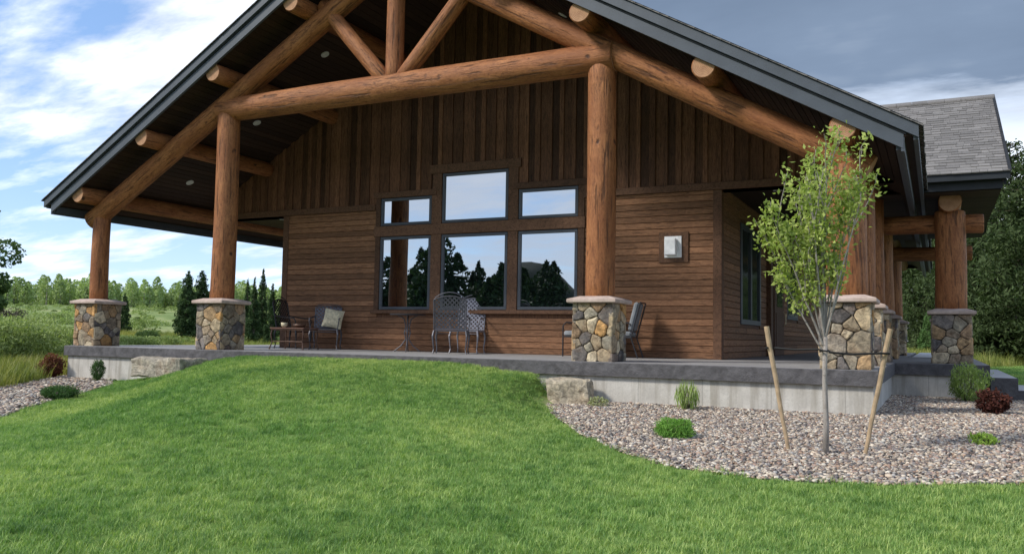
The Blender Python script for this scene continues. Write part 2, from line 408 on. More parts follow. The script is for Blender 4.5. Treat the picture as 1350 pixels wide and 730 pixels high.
def in_poly(px,py,poly):
    px=np.asarray(px);py=np.asarray(py); ins=np.zeros(px.shape,bool); n=len(poly)
    for i in range(n):
        x1,y1=poly[i]; x2,y2=poly[(i+1)%n]
        c=((y1>py)!=(y2>py))&(px<(x2-x1)*(py-y1)/(y2-y1+1e-12)+x1); ins^=c
    return ins
LAWN=[(-6.2,-.46),(3.30,-.46),(3.38,-.9),(3.75,-1.6),(4.25,-2.4),(5.0,-3.5),(5.75,-4.35),(6.4,-4.85),(7.2,-5.02),(8.2,-4.75),(9.2,-4.15),(10.6,-3.1),(13,-1.6),(17,0),(24,2),(40,4),(40,-25),(-6,-25),(-2,-13),(-.6,-8.3),(-1.6,-6.3),(-2.49,-5.11),(-3.47,-3.92),(-4.2,-2.75),(-5.3,-1.2)]
GRAV_R=[(3.30,-.46),(3.38,-.9),(3.75,-1.6),(4.25,-2.4),(5.0,-3.5),(5.75,-4.35),(6.4,-4.85),(7.2,-5.02),(8.2,-4.75),(9.2,-4.15),(10.6,-3.1),(13,-1.6),(17,0),(17,3),(13.5,4.3),(9.2,4.3),(9.2,4.36),(7.7,4.36),(7.7,-.36),(3.3,-.36)]
GRAV_L=[(-6.2,-.46),(-5.3,-1.2),(-4.2,-2.75),(-3.47,-3.92),(-2.49,-5.11),(-1.6,-6.3),(-.6,-8.3),(-2,-13),(-5,-13),(-4.4,-7.5),(-6.0,-3.6),(-7.2,-1.6),(-8.2,-.2),(-8.9,1.5),(-8.9,9),(-7.6,9),(-7.6,-.3),(-6.2,-.36)]
LAWN_B=[(9.9,6.8),(12,7.5),(26,17),(40,29),(34,33),(12,31),(8.6,22),(8.6,12.5),(9.4,9)]
def sheet(name,polys,mat,st,dz,bbox):
    xs=np.arange(bbox[0],bbox[1],st); ys=np.arange(bbox[2],bbox[3],st)
    X,Y=np.meshgrid(xs,ys,indexing='ij'); I=np.arange(X.size).reshape(X.shape)
    cx=(X[:-1,:-1]+st/2).ravel(); cy=(Y[:-1,:-1]+st/2).ravel()
    k=np.zeros(cx.shape,bool)
    for p in polys: k|=in_poly(cx,cy,p)
    Fq=np.stack([I[:-1,:-1],I[1:,:-1],I[1:,1:],I[:-1,1:]],-1).reshape(-1,4)[k]
    u,inv=np.unique(Fq,return_inverse=True); V=np.stack([X.ravel(),Y.ravel(),gz(X.ravel(),Y.ravel())+dz],-1)[u]
    o=np_mesh(name,V,inv.reshape(Fq.shape),mat,smooth=True); tag(o,kind='structure'); return o
sheet('lawn_ground',[LAWN,LAWN_B],'lawn_soil',.12,.020,(-9,40,-25,34))
sheet('gravel_ground',[GRAV_R,GRAV_L],'gravel_soil',.1,.018,(-11,17.2,-13,9.2))

# view cone used only to decide how densely to plant (wider than the picture)
def near_view(x,y,amin=-16,amax=66,dmax=30,dmin=3.5):
    d=np.hypot(x-8.43,y+12.1); az=np.degrees(np.arctan2(-(x-8.43),y+12.1))
    return (d<dmax)&(d>dmin)&(az>amin)&(az<amax)

# ---- pebbles
ico=None
import bmesh
def ico_mesh(sub):
    bm=bmesh.new(); bmesh.ops.create_icosphere(bm,subdivisions=sub,radius=1)
    v=np.array([x.co[:] for x in bm.verts]); f=np.array([[q.index for q in x.verts] for x in bm.faces]); bm.free(); return v,f
IV,IF=ico_mesh(1)
PCOL=np.array([(.42,.36,.30),(.50,.42,.34),(.30,.26,.23),(.36,.35,.35),(.12,.115,.12),(.16,.13,.12),(.62,.55,.47),(.40,.29,.22),(.25,.22,.22),(.60,.56,.50),(.34,.24,.20)])
def pebbles(name,poly,bbox,dens,size,seed,label):
    r=np.random.default_rng(seed)
    A=(bbox[1]-bbox[0])*(bbox[3]-bbox[2]); n=int(A*dens)
    x=r.uniform(bbox[0],bbox[1],n); y=r.uniform(bbox[2],bbox[3],n)
    k=in_poly(x,y,poly)&near_view(x,y); x=x[k];y=y[k]; n=len(x)
    s=size*r.lognormal(0,.38,n); s=np.clip(s,size*.45,size*2.2)
    sc=np.stack([s*r.uniform(.9,1.35,n),s*r.uniform(.65,1.0,n),s*r.uniform(.4,.7,n)],-1)
    a=r.uniform(0,2*PI,n); tl=r.uniform(-.5,.5,n)
    jit=1+r.uniform(-.16,.16,(n,len(IV),1))
    P=IV[None]*jit*sc[:,None,:]
    ca,sa=np.cos(tl)[:,None],np.sin(tl)[:,None]
    Px=P[...,0]*ca-P[...,2]*sa; Pz=P[...,0]*sa+P[...,2]*ca; Py=P[...,1]
    ca,sa=np.cos(a)[:,None],np.sin(a)[:,None]
    X=Px*ca-Py*sa+x[:,None]; Y=Px*sa+Py*ca+y[:,None]; Z=Pz+(gz(x,y)+.024+r.uniform(0,size*.9,n))[:,None]
    V=np.stack([X,Y,Z],-1).reshape(-1,3); Fq=(IF[None]+(np.arange(n)*len(IV))[:,None,None]).reshape(-1,3)
    c=PCOL[r.integers(0,len(PCOL),n)]*r.uniform(.7,1.32,(n,1))*np.array([.94,.905,.83]); c=np.repeat(c,len(IF),0)
    o=np_mesh(name,V,Fq,'pebble',col=c,smooth=False); tag(o,label,'gravel',kind='stuff'); return n
np1=pebbles('gravel',GRAV_R,(3.2,13,-5.1,4.4),2000,.0142,1,'tan and grey river pebbles covering the planting bed by the sapling')
np2=pebbles('gravel',GRAV_L,(-11,-1,-9,3),800,.021,2,'pinkish pebbles in the bed beyond the left end of the porch')
print('pebbles',np1,np2)

# ---- grass by instancing (grass nobody could count)
def clump(name,nb,h0,h1,wd,spread,mat,lean=.35,seed=3):
    r=np.random.default_rng(seed); V=[];Fq=[];T=[]
    for i in range(nb):
        a=r.uniform(0,2*PI); rr=spread*math.sqrt(r.uniform()); bx,by=rr*math.cos(a),rr*math.sin(a)
        h=r.uniform(h0,h1); d=r.uniform(0,2*PI); l=h*r.uniform(.1,1)*lean*2; w=wd*r.uniform(.7,1.3)
        px,py=-math.sin(d)*w/2,math.cos(d)*w/2; b=len(V)
        for t,ww in ((0,1),(.55,.8),(1,.12)):
            cx,cy=bx+math.cos(d)*l*t*t,by+math.sin(d)*l*t*t; z=h*t*(1-.15*t*lean)
            V+=[(cx-px*ww,cy-py*ww,z-.005),(cx+px*ww,cy+py*ww,z-.005)]
        Fq+=[(b,b+1,b+3,b+2),(b+2,b+3,b+5,b+4)]; tt=r.uniform(); T+=[tt,tt]
    return np_mesh(name,np.array(V),np.array(Fq),mat,tint=np.array(T),link=False)
def scatter(name,pts,proto_list,label,cat,smin,smax,seed=0,tilt=.12):
    me=bpy.data.meshes.new(name); me.vertices.add(len(pts)); me.vertices.foreach_set('co',np.asarray(pts,dtype=np.float32).ravel())
    o=bpy.data.objects.new(name,me); COL.objects.link(o); tag(o,label,cat,kind='stuff')
    g=bpy.data.node_groups.new(name,'GeometryNodeTree')
    g.interface.new_socket('Geometry',in_out='INPUT',socket_type='NodeSocketGeometry'); g.interface.new_socket('Geometry',in_out='OUTPUT',socket_type='NodeSocketGeometry')
    N=g.nodes; L=g.links; gi=N.new('NodeGroupInput'); go=N.new('NodeGroupOutput')
    m2p=N.new('GeometryNodeMeshToPoints'); L.new(gi.outputs[0],m2p.inputs[0])
    j=N.new('GeometryNodeJoinGeometry')
    for i,p in enumerate(proto_list):
        oi=N.new('GeometryNodeObjectInfo'); oi.inputs['Object'].default_value=p; oi.inputs['As Instance'].default_value=True
        ip=N.new('GeometryNodeInstanceOnPoints'); L.new(m2p.outputs[0],ip.inputs['Points']); L.new(oi.outputs['Geometry'],ip.inputs['Instance'])
        rv=N.new('FunctionNodeRandomValue'); rv.data_type='INT'; rv.inputs[4].default_value=0; rv.inputs[5].default_value=len(proto_list)-1; rv.inputs['Seed'].default_value=seed+5
        cmp=N.new('FunctionNodeCompare'); cmp.data_type='INT'; cmp.operation='EQUAL'; L.new(rv.outputs[2],cmp.inputs[2]); cmp.inputs[3].default_value=i
        L.new(cmp.outputs[0],ip.inputs['Selection'])
        rr=N.new('FunctionNodeRandomValue'); rr.data_type='FLOAT_VECTOR'; rr.inputs[0].default_value=(-tilt,-tilt,0); rr.inputs[1].default_value=(tilt,tilt,6.283); rr.inputs['Seed'].default_value=seed+1
        L.new(rr.outputs[0],ip.inputs['Rotation'])
        rs=N.new('FunctionNodeRandomValue'); rs.data_type='FLOAT'; rs.inputs[2].default_value=smin; rs.inputs[3].default_value=smax; rs.inputs['Seed'].default_value=seed+2
        L.new(rs.outputs[1],ip.inputs['Scale']); L.new(ip.outputs[0],j.inputs[0])
    L.new(j.outputs[0],go.inputs[0])
    md=o.modifiers.new('scatter','NODES'); md.node_group=g; return o
gc=[clump('grass_tuft',44,.018,.048,.0032,.070,'lawn_grass',.6,s) for s in (3,4,5)]
r=np.random.default_rng(11); n=125000; x=r.uniform(-9,15,n); y=r.uniform(-11,8,n)
k=(in_poly(x+.05*np.sin(9*y+3*x)+r.normal(0,.03,len(x)),y+.05*np.sin(8*x)+r.normal(0,.03,len(x)),LAWN))&near_view(x,y); x,y=x[k],y[k]
print('lawn tufts',len(x))
scatter('lawn_grass',np.stack([x,y,gz(x,y)+.018],-1),gc,'short bright green mown lawn in front of the porch','grass',.65,1.35,1,.22)
n=26000; x=r.uniform(8.5,26,n); y=r.uniform(6.5,32,n); k=in_poly(x,y,LAWN_B); x,y=x[k],y[k]
scatter('lawn_grass',np.stack([x,y,gz(x,y)+.018],-1),gc,'bright mown lawn behind the concrete steps on the right','grass',1.2,2.2,2)
mc=[clump('meadow_tuft',26,.12,.34,.008,.16,'meadow_grass',.35,s) for s in (13,14)]
n=60000; d=14+56*r.uniform(0,1,n)**1.25; az=np.radians(r.uniform(22,68,n)); x=8.43-d*np.sin(az); y=-12.1+d*np.cos(az)
k=~(in_poly(x,y,LAWN)|in_poly(x,y,GRAV_L)|in_poly(x,y,GRAV_R))&~((x>-8.3)&(y>-.6)&(y<24)); x,y=x[k],y[k]
scatter('meadow_grass',np.stack([x,y,gz(x,y)],-1),mc,'tall yellow green meadow grass beyond the left end of the porch','grass',.6,1.5,3,.2)
n=14000; d=34+60*r.uniform(0,1,n); az=np.radians(r.uniform(-16,8,n)); x=8.43-d*np.sin(az); y=-12.1+d*np.cos(az)
def drive_y(x): return 30+.55*(x-12)*-1.0
k=~in_poly(x,y,LAWN_B)&(d>38)&~((np.hypot(x-8.43,y+12.1)>62)&(np.hypot(x-8.43,y+12.1)<74)); x,y=x[k],y[k]
scatter('meadow_grass',np.stack([x,y,gz(x,y)],-1),mc,'tall meadow grass in front of the pines on the right','grass',1.0,2.4,4,.2)
# gravel drive seen between the posts and along the right lawn
mb=MB()
pl=[(4,50.5),(9,49),(16,41),(26,30),(45,18),(46,21),(27,33.5),(17,45),(9.5,55),(4,57)]
pl=[(2,56),(8.4,55),(9.8,33),(12,27.5),(20,24),(21,25.5),(13.5,30),(11.5,36),(10.2,60),(2,62)]
mb.prism(pl,-.63,-.585)
tag(mb.build('path','drive_dirt'),kind='structure')

# ------------------------------------------------------------------ the lodge
lodge=empty('log_lodge',(0,0,0),0,'brown timber lodge with log truss gable, stone piers and a concrete porch','building')
def log_mesh(L,r0,r1,seed,seg=22,cut0=True,cut1=True,bow=.0):
    rr=random.Random(seed); n=max(4,int(L/.22)); V=[];Fs=[];mi=[]
    ph=[rr.uniform(0,6.28) for _ in range(6)]
    bd=rr.uniform(0,6.28)
    rings=[]
    zs=[0.0,.018]+[L*i/n for i in range(1,n)]+[L-.018,L]
    for j,z in enumerate(zs):
        t=z/L; rad=r0+(r1-r0)*t
        if j in (0,len(zs)-1): rad-=.016
        cx=bow*math.sin(PI*t)*math.cos(bd); cy=bow*math.sin(PI*t)*math.sin(bd)
        ring=[]
        for k in range(seg):
            a=2*PI*k/seg
            q=rad*(1+.018*math.sin(2*a+ph[0]+z*.5)+.012*math.sin(3*a+ph[1]-z*.8)+.014*mnoise.noise(Vector((math.cos(a)*1.2+seed,math.sin(a)*1.2,z*1.6))))
            ring.append((cx+q*math.cos(a),cy+q*math.sin(a),z))
        rings.append(ring)
    mbx=MB(); vs=[p for r_ in rings for p in r_]
    fs=[(i*seg+k,i*seg+(k+1)%seg,(i+1)*seg+(k+1)%seg,(i+1)*seg+k) for i in range(len(zs)-1) for k in range(seg)]
    mbx.add(vs,fs,rr.random(),mi=0)
    off=0
    mbx.f.append(list(range(seg))[::-1]); mbx.t.append(.5); mbx.c.append((1,1,1)); mbx.mi.append(1)
    mbx.f.append(list(range((len(zs)-1)*seg,len(zs)*seg))); mbx.t.append(.5); mbx.c.append((1,1,1)); mbx.mi.append(1)
    return mbx
_ls=[100]
def log(name,p0,p1,r0,r1=None,parent=lodge,bow=.012):
    _ls[0]+=1; p0=Vector(p0);p1=Vector(p1); L=(p1-p0).length
    mb=log_mesh(L,r0,r1 if r1 else r0,_ls[0],bow=bow)
    o=mb.build(name,['log_wood','end_grain'],parent)
    for p in o.data.polygons: p.use_smooth=(p.material_index==0)
    o.location=p0; o.rotation_mode='QUATERNION'; o.rotation_quaternion=(p1-p0).normalized().to_track_quat('Z','Y')
    return o
# --- voronoi stone veneer
def clip(poly,nx,ny,c):
    out=[]
    for i in range(len(poly)):
        a=poly[i]; b=poly[(i+1)%len(poly)]; da=a[0]*nx+a[1]*ny-c; db=b[0]*nx+b[1]*ny-c
        if da<=0: out.append(a)
        if (da<0)!=(db<0) and abs(da-db)>1e-12:
            t=da/(da-db); out.append((a[0]+(b[0]-a[0])*t,a[1]+(b[1]-a[1])*t))
    return out
SC=[(.36,.31,.23),(.44,.36,.25),(.30,.25,.19),(.52,.31,.13),(.56,.46,.31),(.23,.21,.20),(.40,.28,.18),(.60,.52,.38),(.33,.29,.24),(.15,.14,.14),(.47,.33,.19),(.38,.35,.28),(.42,.34,.24)]
def stones(mb,w,h,rr,frame,cnt):
    """frame(u,v,d)->xyz, u in [-w/2,w/2], v in [0,h], d outward"""
    pts=[]; tries=0
    while len(pts)<cnt and tries<600:
        tries+=1; rad_=rr.choice((.052,.065,.085,.11,.13)) if tries<300 else .05; p=(rr.uniform(-w/2,w/2),rr.uniform(0,h))
        if all(math.hypot(p[0]-q[0],(p[1]-q[1])*1.15)>q[2]+rad_ for q in pts): pts.append((*p,rad_))
    for i,p in enumerate(pts):
        poly=[(-w/2-.004,0),(w/2+.004,0),(w/2+.004,h),(-w/2-.004,h)]
        for j,q in enumerate(pts):
            if i==j: continue
            dx,dy=q[0]-p[0],q[1]-p[1]; L=math.hypot(dx,dy); w_=.5+.5*(p[2]**2-q[2]**2)/(L*L)*1.0; c=(dx*(p[0]+dx*w_)+dy*(p[1]+dy*w_))/L
            poly=clip(poly,dx/L,dy/L,c-.0045)
            if len(poly)<3: break
        if len(poly)<3: continue
        cx=sum(a for a,_ in poly)/len(poly); cy=sum(b for _,b in poly)/len(poly)
        # round the outline: subdivide + chaikin once
        q=[]
        for k in range(len(poly)):
            a=poly[k]; b=poly[(k+1)%len(poly)]
            edge=lambda p_: abs(abs(p_[0])-w/2-.004)<1e-4
            if edge(a) and edge(b): q+= [a,b]; continue
            q.append((a[0]*.87+b[0]*.13,a[1]*.87+b[1]*.13)); q.append((a[0]*.5+b[0]*.5+rr.uniform(-.006,.006),a[1]*.5+b[1]*.5+rr.uniform(-.006,.006))); q.append((a[0]*.13+b[0]*.87,a[1]*.13+b[1]*.87))
        n=len(q); D=rr.uniform(.012,.038); col=rr.choice(SC); m_=rr.uniform(.75,1.2); col=tuple(x*m_ for x in col)
        tx,ty=rr.uniform(-.06,.06),rr.uniform(-.06,.06)
        vs=[]
        for (s_,d_) in ((1,-.03),(1,D*.55),(.93,D*.9),(.72,D*1.12)):
            for a,b in q:
                if s_==1: u_,v_=a,b
                else: u_,v_=cx+(a-cx)*s_,cy+(b-cy)*s_
                dd=d_+ ( (u_-cx)*tx+(v_-cy)*ty if d_>0 else 0)+ (rr.uniform(-.003,.003) if d_>0 else 0)
                vs.append(frame(u_,v_,dd))
        vs.append(frame(cx,cy,D*1.18))
        fs=[]
        for L_ in range(3):
            for k in range(n): fs.append((L_*n+k,L_*n+(k+1)%n,(L_+1)*n+(k+1)%n,(L_+1)*n+k))
        for k in range(n): fs.append((3*n+k,3*n+(k+1)%n,4*n))
        mb.add(vs,fs,.5,col,0)
PW=.292; PH=.865
def pier(x,y,seed,cnt=19):
    rr=random.Random(seed); mb=MB(); w=PW
    mb.box(-w+.004,w-.004,-w+.004,w-.004,0,PH,mi=1)
    for fr in (lambda u,v,d:(u,-w-d,v),lambda u,v,d:(w+d,u,v),lambda u,v,d:(-u,w+d,v),lambda u,v,d:(-w-d,-u,v)):
        stones(mb,2*w+.03,PH,rr,fr,cnt)
    o=mb.build('stone_pier',['field_stone','mortar'],lodge,loc=(x,y,0))
    c=MB(); k=.385; vs=[]
    for z,s in ((PH,k-.012),(PH+.014,k),(PH+.052,k),(PH+.062,k-.012),(PH+.105,.235)):
        vs+= [(-s,-s,z),(s,-s,z),(s,s,z),(-s,s,z)]
    fs=[(3,2,1,0),(16,17,18,19)]+[(i*4+a,i*4+(a+1)%4,(i+1)*4+(a+1)%4,(i+1)*4+a) for i in range(4) for a in range(4)]
    c.add(vs,fs); c.build('pier_cap','cap_stone',o)
    return o
AX,BX=7.36,3.86
piers=[(-AX,0,.185,.17),(-BX,0,.225,.215),(BX,0,.222,.212),(AX,0,.262,.245)]
chz=lambda x:7.05-.577*abs(x)
for i,(x,y,r0,r1) in enumerate(piers):
    pier(x,y,20+i)
    top=(2.72 if abs(x)>7 else 4.55)
    log('porch_post',(x,y,PH+.09),(x,y,top),r0,r1)
for sx in (1,-1):
    for i,Y in enumerate((2.15,4.72,8.2,13.5)):
        if sx<0 and i<3: continue
        pier(sx*AX,Y,40+i+10*(sx>0),17); log('porch_post',(sx*AX,Y,PH+.09),(sx*AX,Y,2.98),.235 if i!=2 else .25,.225)
# --- trusses
def truss(y,full=True):
    for s in (1,-1):
        log('rafter_log',(s*7.66,y,chz(7.66)),(-s*.05,y,chz(0)-.03),.205,.19)
    log('tie_beam',(-4.05,y,4.645),(4.08,y,4.645),.225,.245)
    log('king_post',(0,y,4.75),(0,y,6.95),.158,.15)
    for s in (1,-1): log('brace_log',(s*.19,y,4.80),(s*1.62,y,6.38),.145,.14)
truss(0)
# purlins (log ends show under the rake)
for x,z in ((7.38,3.11),(5.58,4.14),(3.72,5.21),(1.88,6.27)):
    for s in (1,-1): log('purlin_log',(s*x,-.60,z),(s*x,3.05 if x<7 else 21.6,z),.178,.172,bow=.006 if x<7 else .0)
log('purlin_log',(0,-.60,7.33),(0,3.05,7.33),.178,.172)
# --- roof
zt=lambda x:7.82-.577*abs(x)
YF,YB=-.72,22.0
def roof_deck(name):
    mb=MB()
    for s in (1,-1):
        e=8.22
        poly=[(0,zt(0)-.03),(s*e,zt(e)-.03),(s*e,zt(e)-.17),(s*8.0,zt(8.0)-.30),(0,zt(0)-.30)]
        mb.prism(poly,YF+.06,YB-.06,'y')
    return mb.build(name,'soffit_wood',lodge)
roof=roof_deck('roof')
# soffit boards under the porch roof
mb=MB(); rr=random.Random(5)
for s in (1,-1):
    d=0.02
    while d<9.2:
        w=.135; x0=d*.866; x1=(d+w-.012)*.866
        if x1<7.98:
            mb.prism([(s*x0,zt(x0)-.302),(s*x1,zt(x1)-.302),(s*x1,zt(x1)-.317),(s*x0,zt(x0)-.317)],YF+.07,3.0,'y',tint=rr.random())
        d+=w
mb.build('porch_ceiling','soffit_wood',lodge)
# shingles
def shingle_field(name,fn,nu,u_len,n_courses,seed,parent,jag=True):
    """fn(u,v,h)->xyz: u along the course, v up the slope, h off the surface"""
    mb=MB(); rr=random.Random(seed); ex=.142
    for k in range(n_courses):
        v0=k*ex; u=-rr.uniform(0,.2)
        while u<u_len:
            w=rr.choice((.12,.17,.22,.3)); a=max(0,u); b=min(u_len,u+w-.004); u+=w
            if b-a<.02: continue
            th=rr.choice((.012,.018,.02)); d=rr.uniform(-.006,.006)
            vs=[fn(a,v0+d,0.0),fn(b,v0+d,0.0),fn(b,v0+d,th),fn(a,v0+d,th),fn(b,v0+ex+.05,.004),fn(a,v0+ex+.05,.004)]
            mb.add(vs,[(0,1,2,3),(3,2,4,5),(0,3,5),(1,4,2)],rr.random())
    o=mb.build(name,'shingle',parent); return o
nrm=lambda s:Vector((s*.5,0,.866))
def main_fn(s):
    def f(u,v,h):
        x=8.31-v*.866; p=Vector((s*x,0,zt(x)-.028)); p+=Vector((s*.5,0,.866))*h
        return (p.x,YF-.03+u*1.0,p.z)
    return f
for s in (1,-1): shingle_field('roof_shingles',main_fn(s),0,YB-YF+.06,67,3+s,roof)
mb=MB(); 
for k in range(76):
    y=YF-.03+k*.3
    for s in (1,-1): mb.prism([(0,zt(0)+.02),(s*.16,zt(.16)+.022),(s*.16,zt(.16)-.01),(0,zt(0)-.01)],y,min(y+.29,YB),'y',tint=random.random())
mb.build('ridge_cap','shingle',roof)
# rake fascia: shingle edge, upper board, recessed lower board
mb=MB()
def rake(mb,y0,y1,da,db,ex,s,mi=0):
    poly=[(0,zt(0)-da),(s*ex,zt(ex)-da),(s*ex,zt(ex)-db),(0,zt(0)-db)]
    mb.prism(poly,y0,y1,'y',mi=mi)
for s in (1,-1):
    rake(mb,YF-.02,YF+.04,-.0,.032,8.31,s,1)
    rake(mb,YF,YF+.055,.034,.185,8.26,s)
    rake(mb,YF+.035,YF+.075,.187,.215,8.12,s,1)  # dark strip painted in as the shadow gap between the two boards
    rake(mb,YF+.05,YF+.10,.217,.40,8.09,s)
mb.build('rake_board',['fascia_paint','roof_edge'],roof)
mb=MB()
for s in (1,-1):
    for (xa,xb,za,zb) in ((8.20,8.255,-.045,-.20),(8.06,8.10,-.16,-.335)):
        z0=zt(8.26)
        x0,x1=sorted((s*xa,s*xb)); mb.box(x0,x1,YF+.056,YB,z0+zb,z0+za)
    x0,x1=sorted((s*8.0,s*8.06)); mb.box(x0,x1,YF+.12,YB,zt(8.26)-.30,zt(8.26)-.17)
    mb.build('eave_fascia','fascia_paint',roof); mb=MB()
# --- walls
WY=2.99; WX=5.0
WIN=[(-2.31,-1.03,.87,2.43),(-.77,.77,.87,2.43),(1.01,2.28,.87,2.43),(-2.31,-1.03,2.67,3.265),(-.77,.77,2.67,3.71),(1.01,2.28,2.67,3.265)]
TRZ=3.12
def hsiding(mb,u0,u1,z0,z1,place,holes,rr,st=.118):
    z=z0
    while z<z1-.02:
        zb=min(z+st,z1); segs=[(u0,u1)]
        for (a,b,c,d) in holes:
            if zb>c+.01 and z<d-.01:
                ns=[]
                for (p,q) in segs:
                    if b<=p or a>=q: ns.append((p,q)); continue
                    if a>p: ns.append((p,a))
                    if b<q: ns.append((b,q))
                segs=ns
        for (p,q) in segs:
            x=p
            while x<q-.01:
                e=min(q,x+rr.uniform(2.0,4.5))
                if q-e<.4: e=q
                place(mb,x,e-(.003 if e<q else 0),z,zb,rr.random(),rr.uniform(0,.004)); x=e
        z+=st
def place_front(mb,a,b,z,zb,t,j):
    y=WY-.018-j
    vs=[(a,y,z+.010),(b,y,z+.010),(b,y,zb-.006),(a,y,zb-.006),(a,WY,z+.0),(b,WY,z+.0),(b,WY,zb),(a,WY,zb)]
    mb.add(vs,[(0,1,2,3),(4,5,1,0),(3,2,6,7),(0,3,7,4),(1,5,6,2)],t)
rr=random.Random(9); mb=MB()
holes=[(-2.37,2.34,.80,3.4)]
hsiding(mb,-WX+.12,WX-.12,0,TRZ-.10,place_front,holes,rr)
mb.build('wall_siding','siding_wood_x',lodge)
def place_side(s):
    def f(mb,a,b,z,zb,t,j):
        x=s*(WX+.018+j); xi=s*WX
        vs=[(x,a,z+.010),(x,b,z+.010),(x,b,zb-.006),(x,a,zb-.006),(xi,a,z),(xi,b,z),(xi,b,zb),(xi,a,zb)]
        mb.add(vs,[(0,1,2,3),(4,5,1,0),(3,2,6,7),(0,3,7,4),(1,5,6,2)],t)
    return f
SH=[(4.6,6.66,.66,2.64),(8.35,9.6,0,2.35),(10.4,12.2,.9,2.4)]
for s in (1,-1):
    mb=MB(); hsiding(mb,WY+.13,21.0,0,TRZ-.03,place_side(s),SH if s>0 else [(6,8,.8,2.4)],rr); mb.build('wall_siding','siding_wood_y',lodge)
# inner wall shell (sheathing) behind the siding, with real openings left to the window units
mb=MB(); mb.box(-WX+.0,WX,WY+.004,WY+.12,0,TRZ); 
mb.box(-WX,-WX+.1,WY+.12,21.0,0,TRZ); mb.box(WX-.1,WX,WY+.12,21.0,0,TRZ); mb.box(-WX,WX,21.0,21.1,0,TRZ)
mb.prism([(-7.85,TRZ+.0),(7.85,TRZ+.0),(7.85,zt(7.85)-.31),(0,zt(0)-.31),(-7.85,zt(7.85)-.31)],WY+.004,WY+.12,'y')
mb.prism([(-7.85,TRZ+.0),(7.85,TRZ+.0),(7.85,zt(7.85)-.31),(0,zt(0)-.31),(-7.85,zt(7.85)-.31)],21.0,21.1,'y')
mb.build('wall','siding_wood_z',lodge)
# gable board and batten
mb=MB(); rr=random.Random(21); x=-7.3
GH=[(-2.37,-.88,3.36),(-.88,.88,3.86),(.88,2.34,3.36)]
def gtop(x): return zt(x)-.318
def gbot(a,b):
    z=TRZ
    for (p,q,h) in GH:
        if b>p+.02 and a<q-.02: z=max(z,h)
    return z
while x<7.3:
    w=rr.uniform(.17,.21); a,b=x,x+w; zb=gbot(a,b)
    ty=WY-.018-rr.uniform(0,.004); ta=min(gtop(a),gtop(b))
    ta0,tb0=gtop(a),gtop(b)
    if ta>zb+.02:
        t_=rr.random()*.8
        mb.add([(a,ty,zb),(b,ty,zb),(b,ty,tb0),(a,ty,ta0),(a,WY,zb),(b,WY,zb),(b,WY,tb0),(a,WY,ta0)],[(0,1,2,3),(0,3,7,4),(1,5,6,2),(0,4,5,1)],t_)
    bw=rr.uniform(.07,.12); c0=b-.015; c1=c0+bw; y2=WY-.018-.026-rr.uniform(0,.008); zb=gbot(c0,c1)
    ta0,tb0=gtop(c0),gtop(c1)
    if min(ta0,tb0)>zb+.02:
        mb.add([(c0,y2,zb),(c1,y2,zb),(c1,y2,tb0),(c0,y2,ta0),(c0,WY,zb),(c1,WY,zb),(c1,WY,tb0),(c0,WY,ta0)],[(0,1,2,3),(0,3,7,4),(1,5,6,2),(0,4,5,1)],.2+.8*rr.random())
    x=c1-.015
mb.build('gable_siding','siding_wood_z',lodge)
# trims
for a,b in ((-7.45,-2.44),(2.42,7.45)): mb=MB(); mb.box(a,b,WY-.075,WY-.0,TRZ-.10,TRZ+.03,bev=.006); mb.build('belt_board','trim_wood',lodge)
for s in (1,-1):
    mb=MB(); a,b=sorted((s*(WX-.12),s*(WX+.035))); mb.box(a,b,WY-.036,WY+.0,0,TRZ-.1,bev=.005)
    a,b=sorted((s*(WX+.002),s*(WX+.036))); mb.box(a,b,WY-.02,WY+.13,0,TRZ-.03,bev=.004); mb.build('corner_board','trim_wood',lodge)
# window trim
mb=MB(); y0,y1=WY-.05,WY+.002
for (a,b,c,d) in ((-2.44,-2.315,.80,3.40),(-1.02,-.78,.80,3.27),(.78,1.0,.80,3.27),(2.29,2.42,.80,3.40)): mb.box(a,b,y0,y1,c,d,bev=.005,tint=random.random())
mb.box(-1.0,-.78,y0-.002,y1,3.27,3.86,bev=.004); mb.box(.78,1.0,y0-.002,y1,3.27,3.86,bev=.004)
for (a,b,c,d) in ((-2.5,-.9,3.275,3.40),(.9,2.48,3.275,3.40),(-1.06,1.06,3.72,3.90),(-2.46,2.44,2.44,2.66)): mb.box(a,b,y0-.02,y1,c,d,bev=.005,tint=random.random())
mb.box(-2.5,2.5,WY-.085,y1,.785,.862,bev=.008)
mb.build('window_trim','trim_wood',lodge)
for (a,b,c,d) in WIN:
    mb=MB(); f=.062; y0,y1=WY-.035,WY+.02
    mb.box(a,b,y0,y1,c,c+f,bev=.006); mb.box(a,b,y0,y1,d-f,d,bev=.006)
    mb.box(a,a+f,y0+.001,y1,c+f,d-f,bev=.004); mb.box(b-f,b,y0+.001,y1,c+f,d-f,bev=.004)
    w=mb.build('window','window_frame',lodge)
    g=MB(); g.add([(a+f-.01,WY-.008,c+f-.01),(b-f+.01,WY-.008,c+f-.01),(b-f+.01,WY-.008,d-f+.01),(a+f-.01,WY-.008,d-f+.01)],[(0,1,2,3)])
    g.box(a+f-.01,b-f+.01,WY-.0079,WY-.002,c+f-.01,d-f+.01)
    g=MB(); g.box(a+f-.01,b-f+.01,WY-.008,WY-.002,c+f-.01,d-f+.01); g.build('pane','mirror_glass',w)
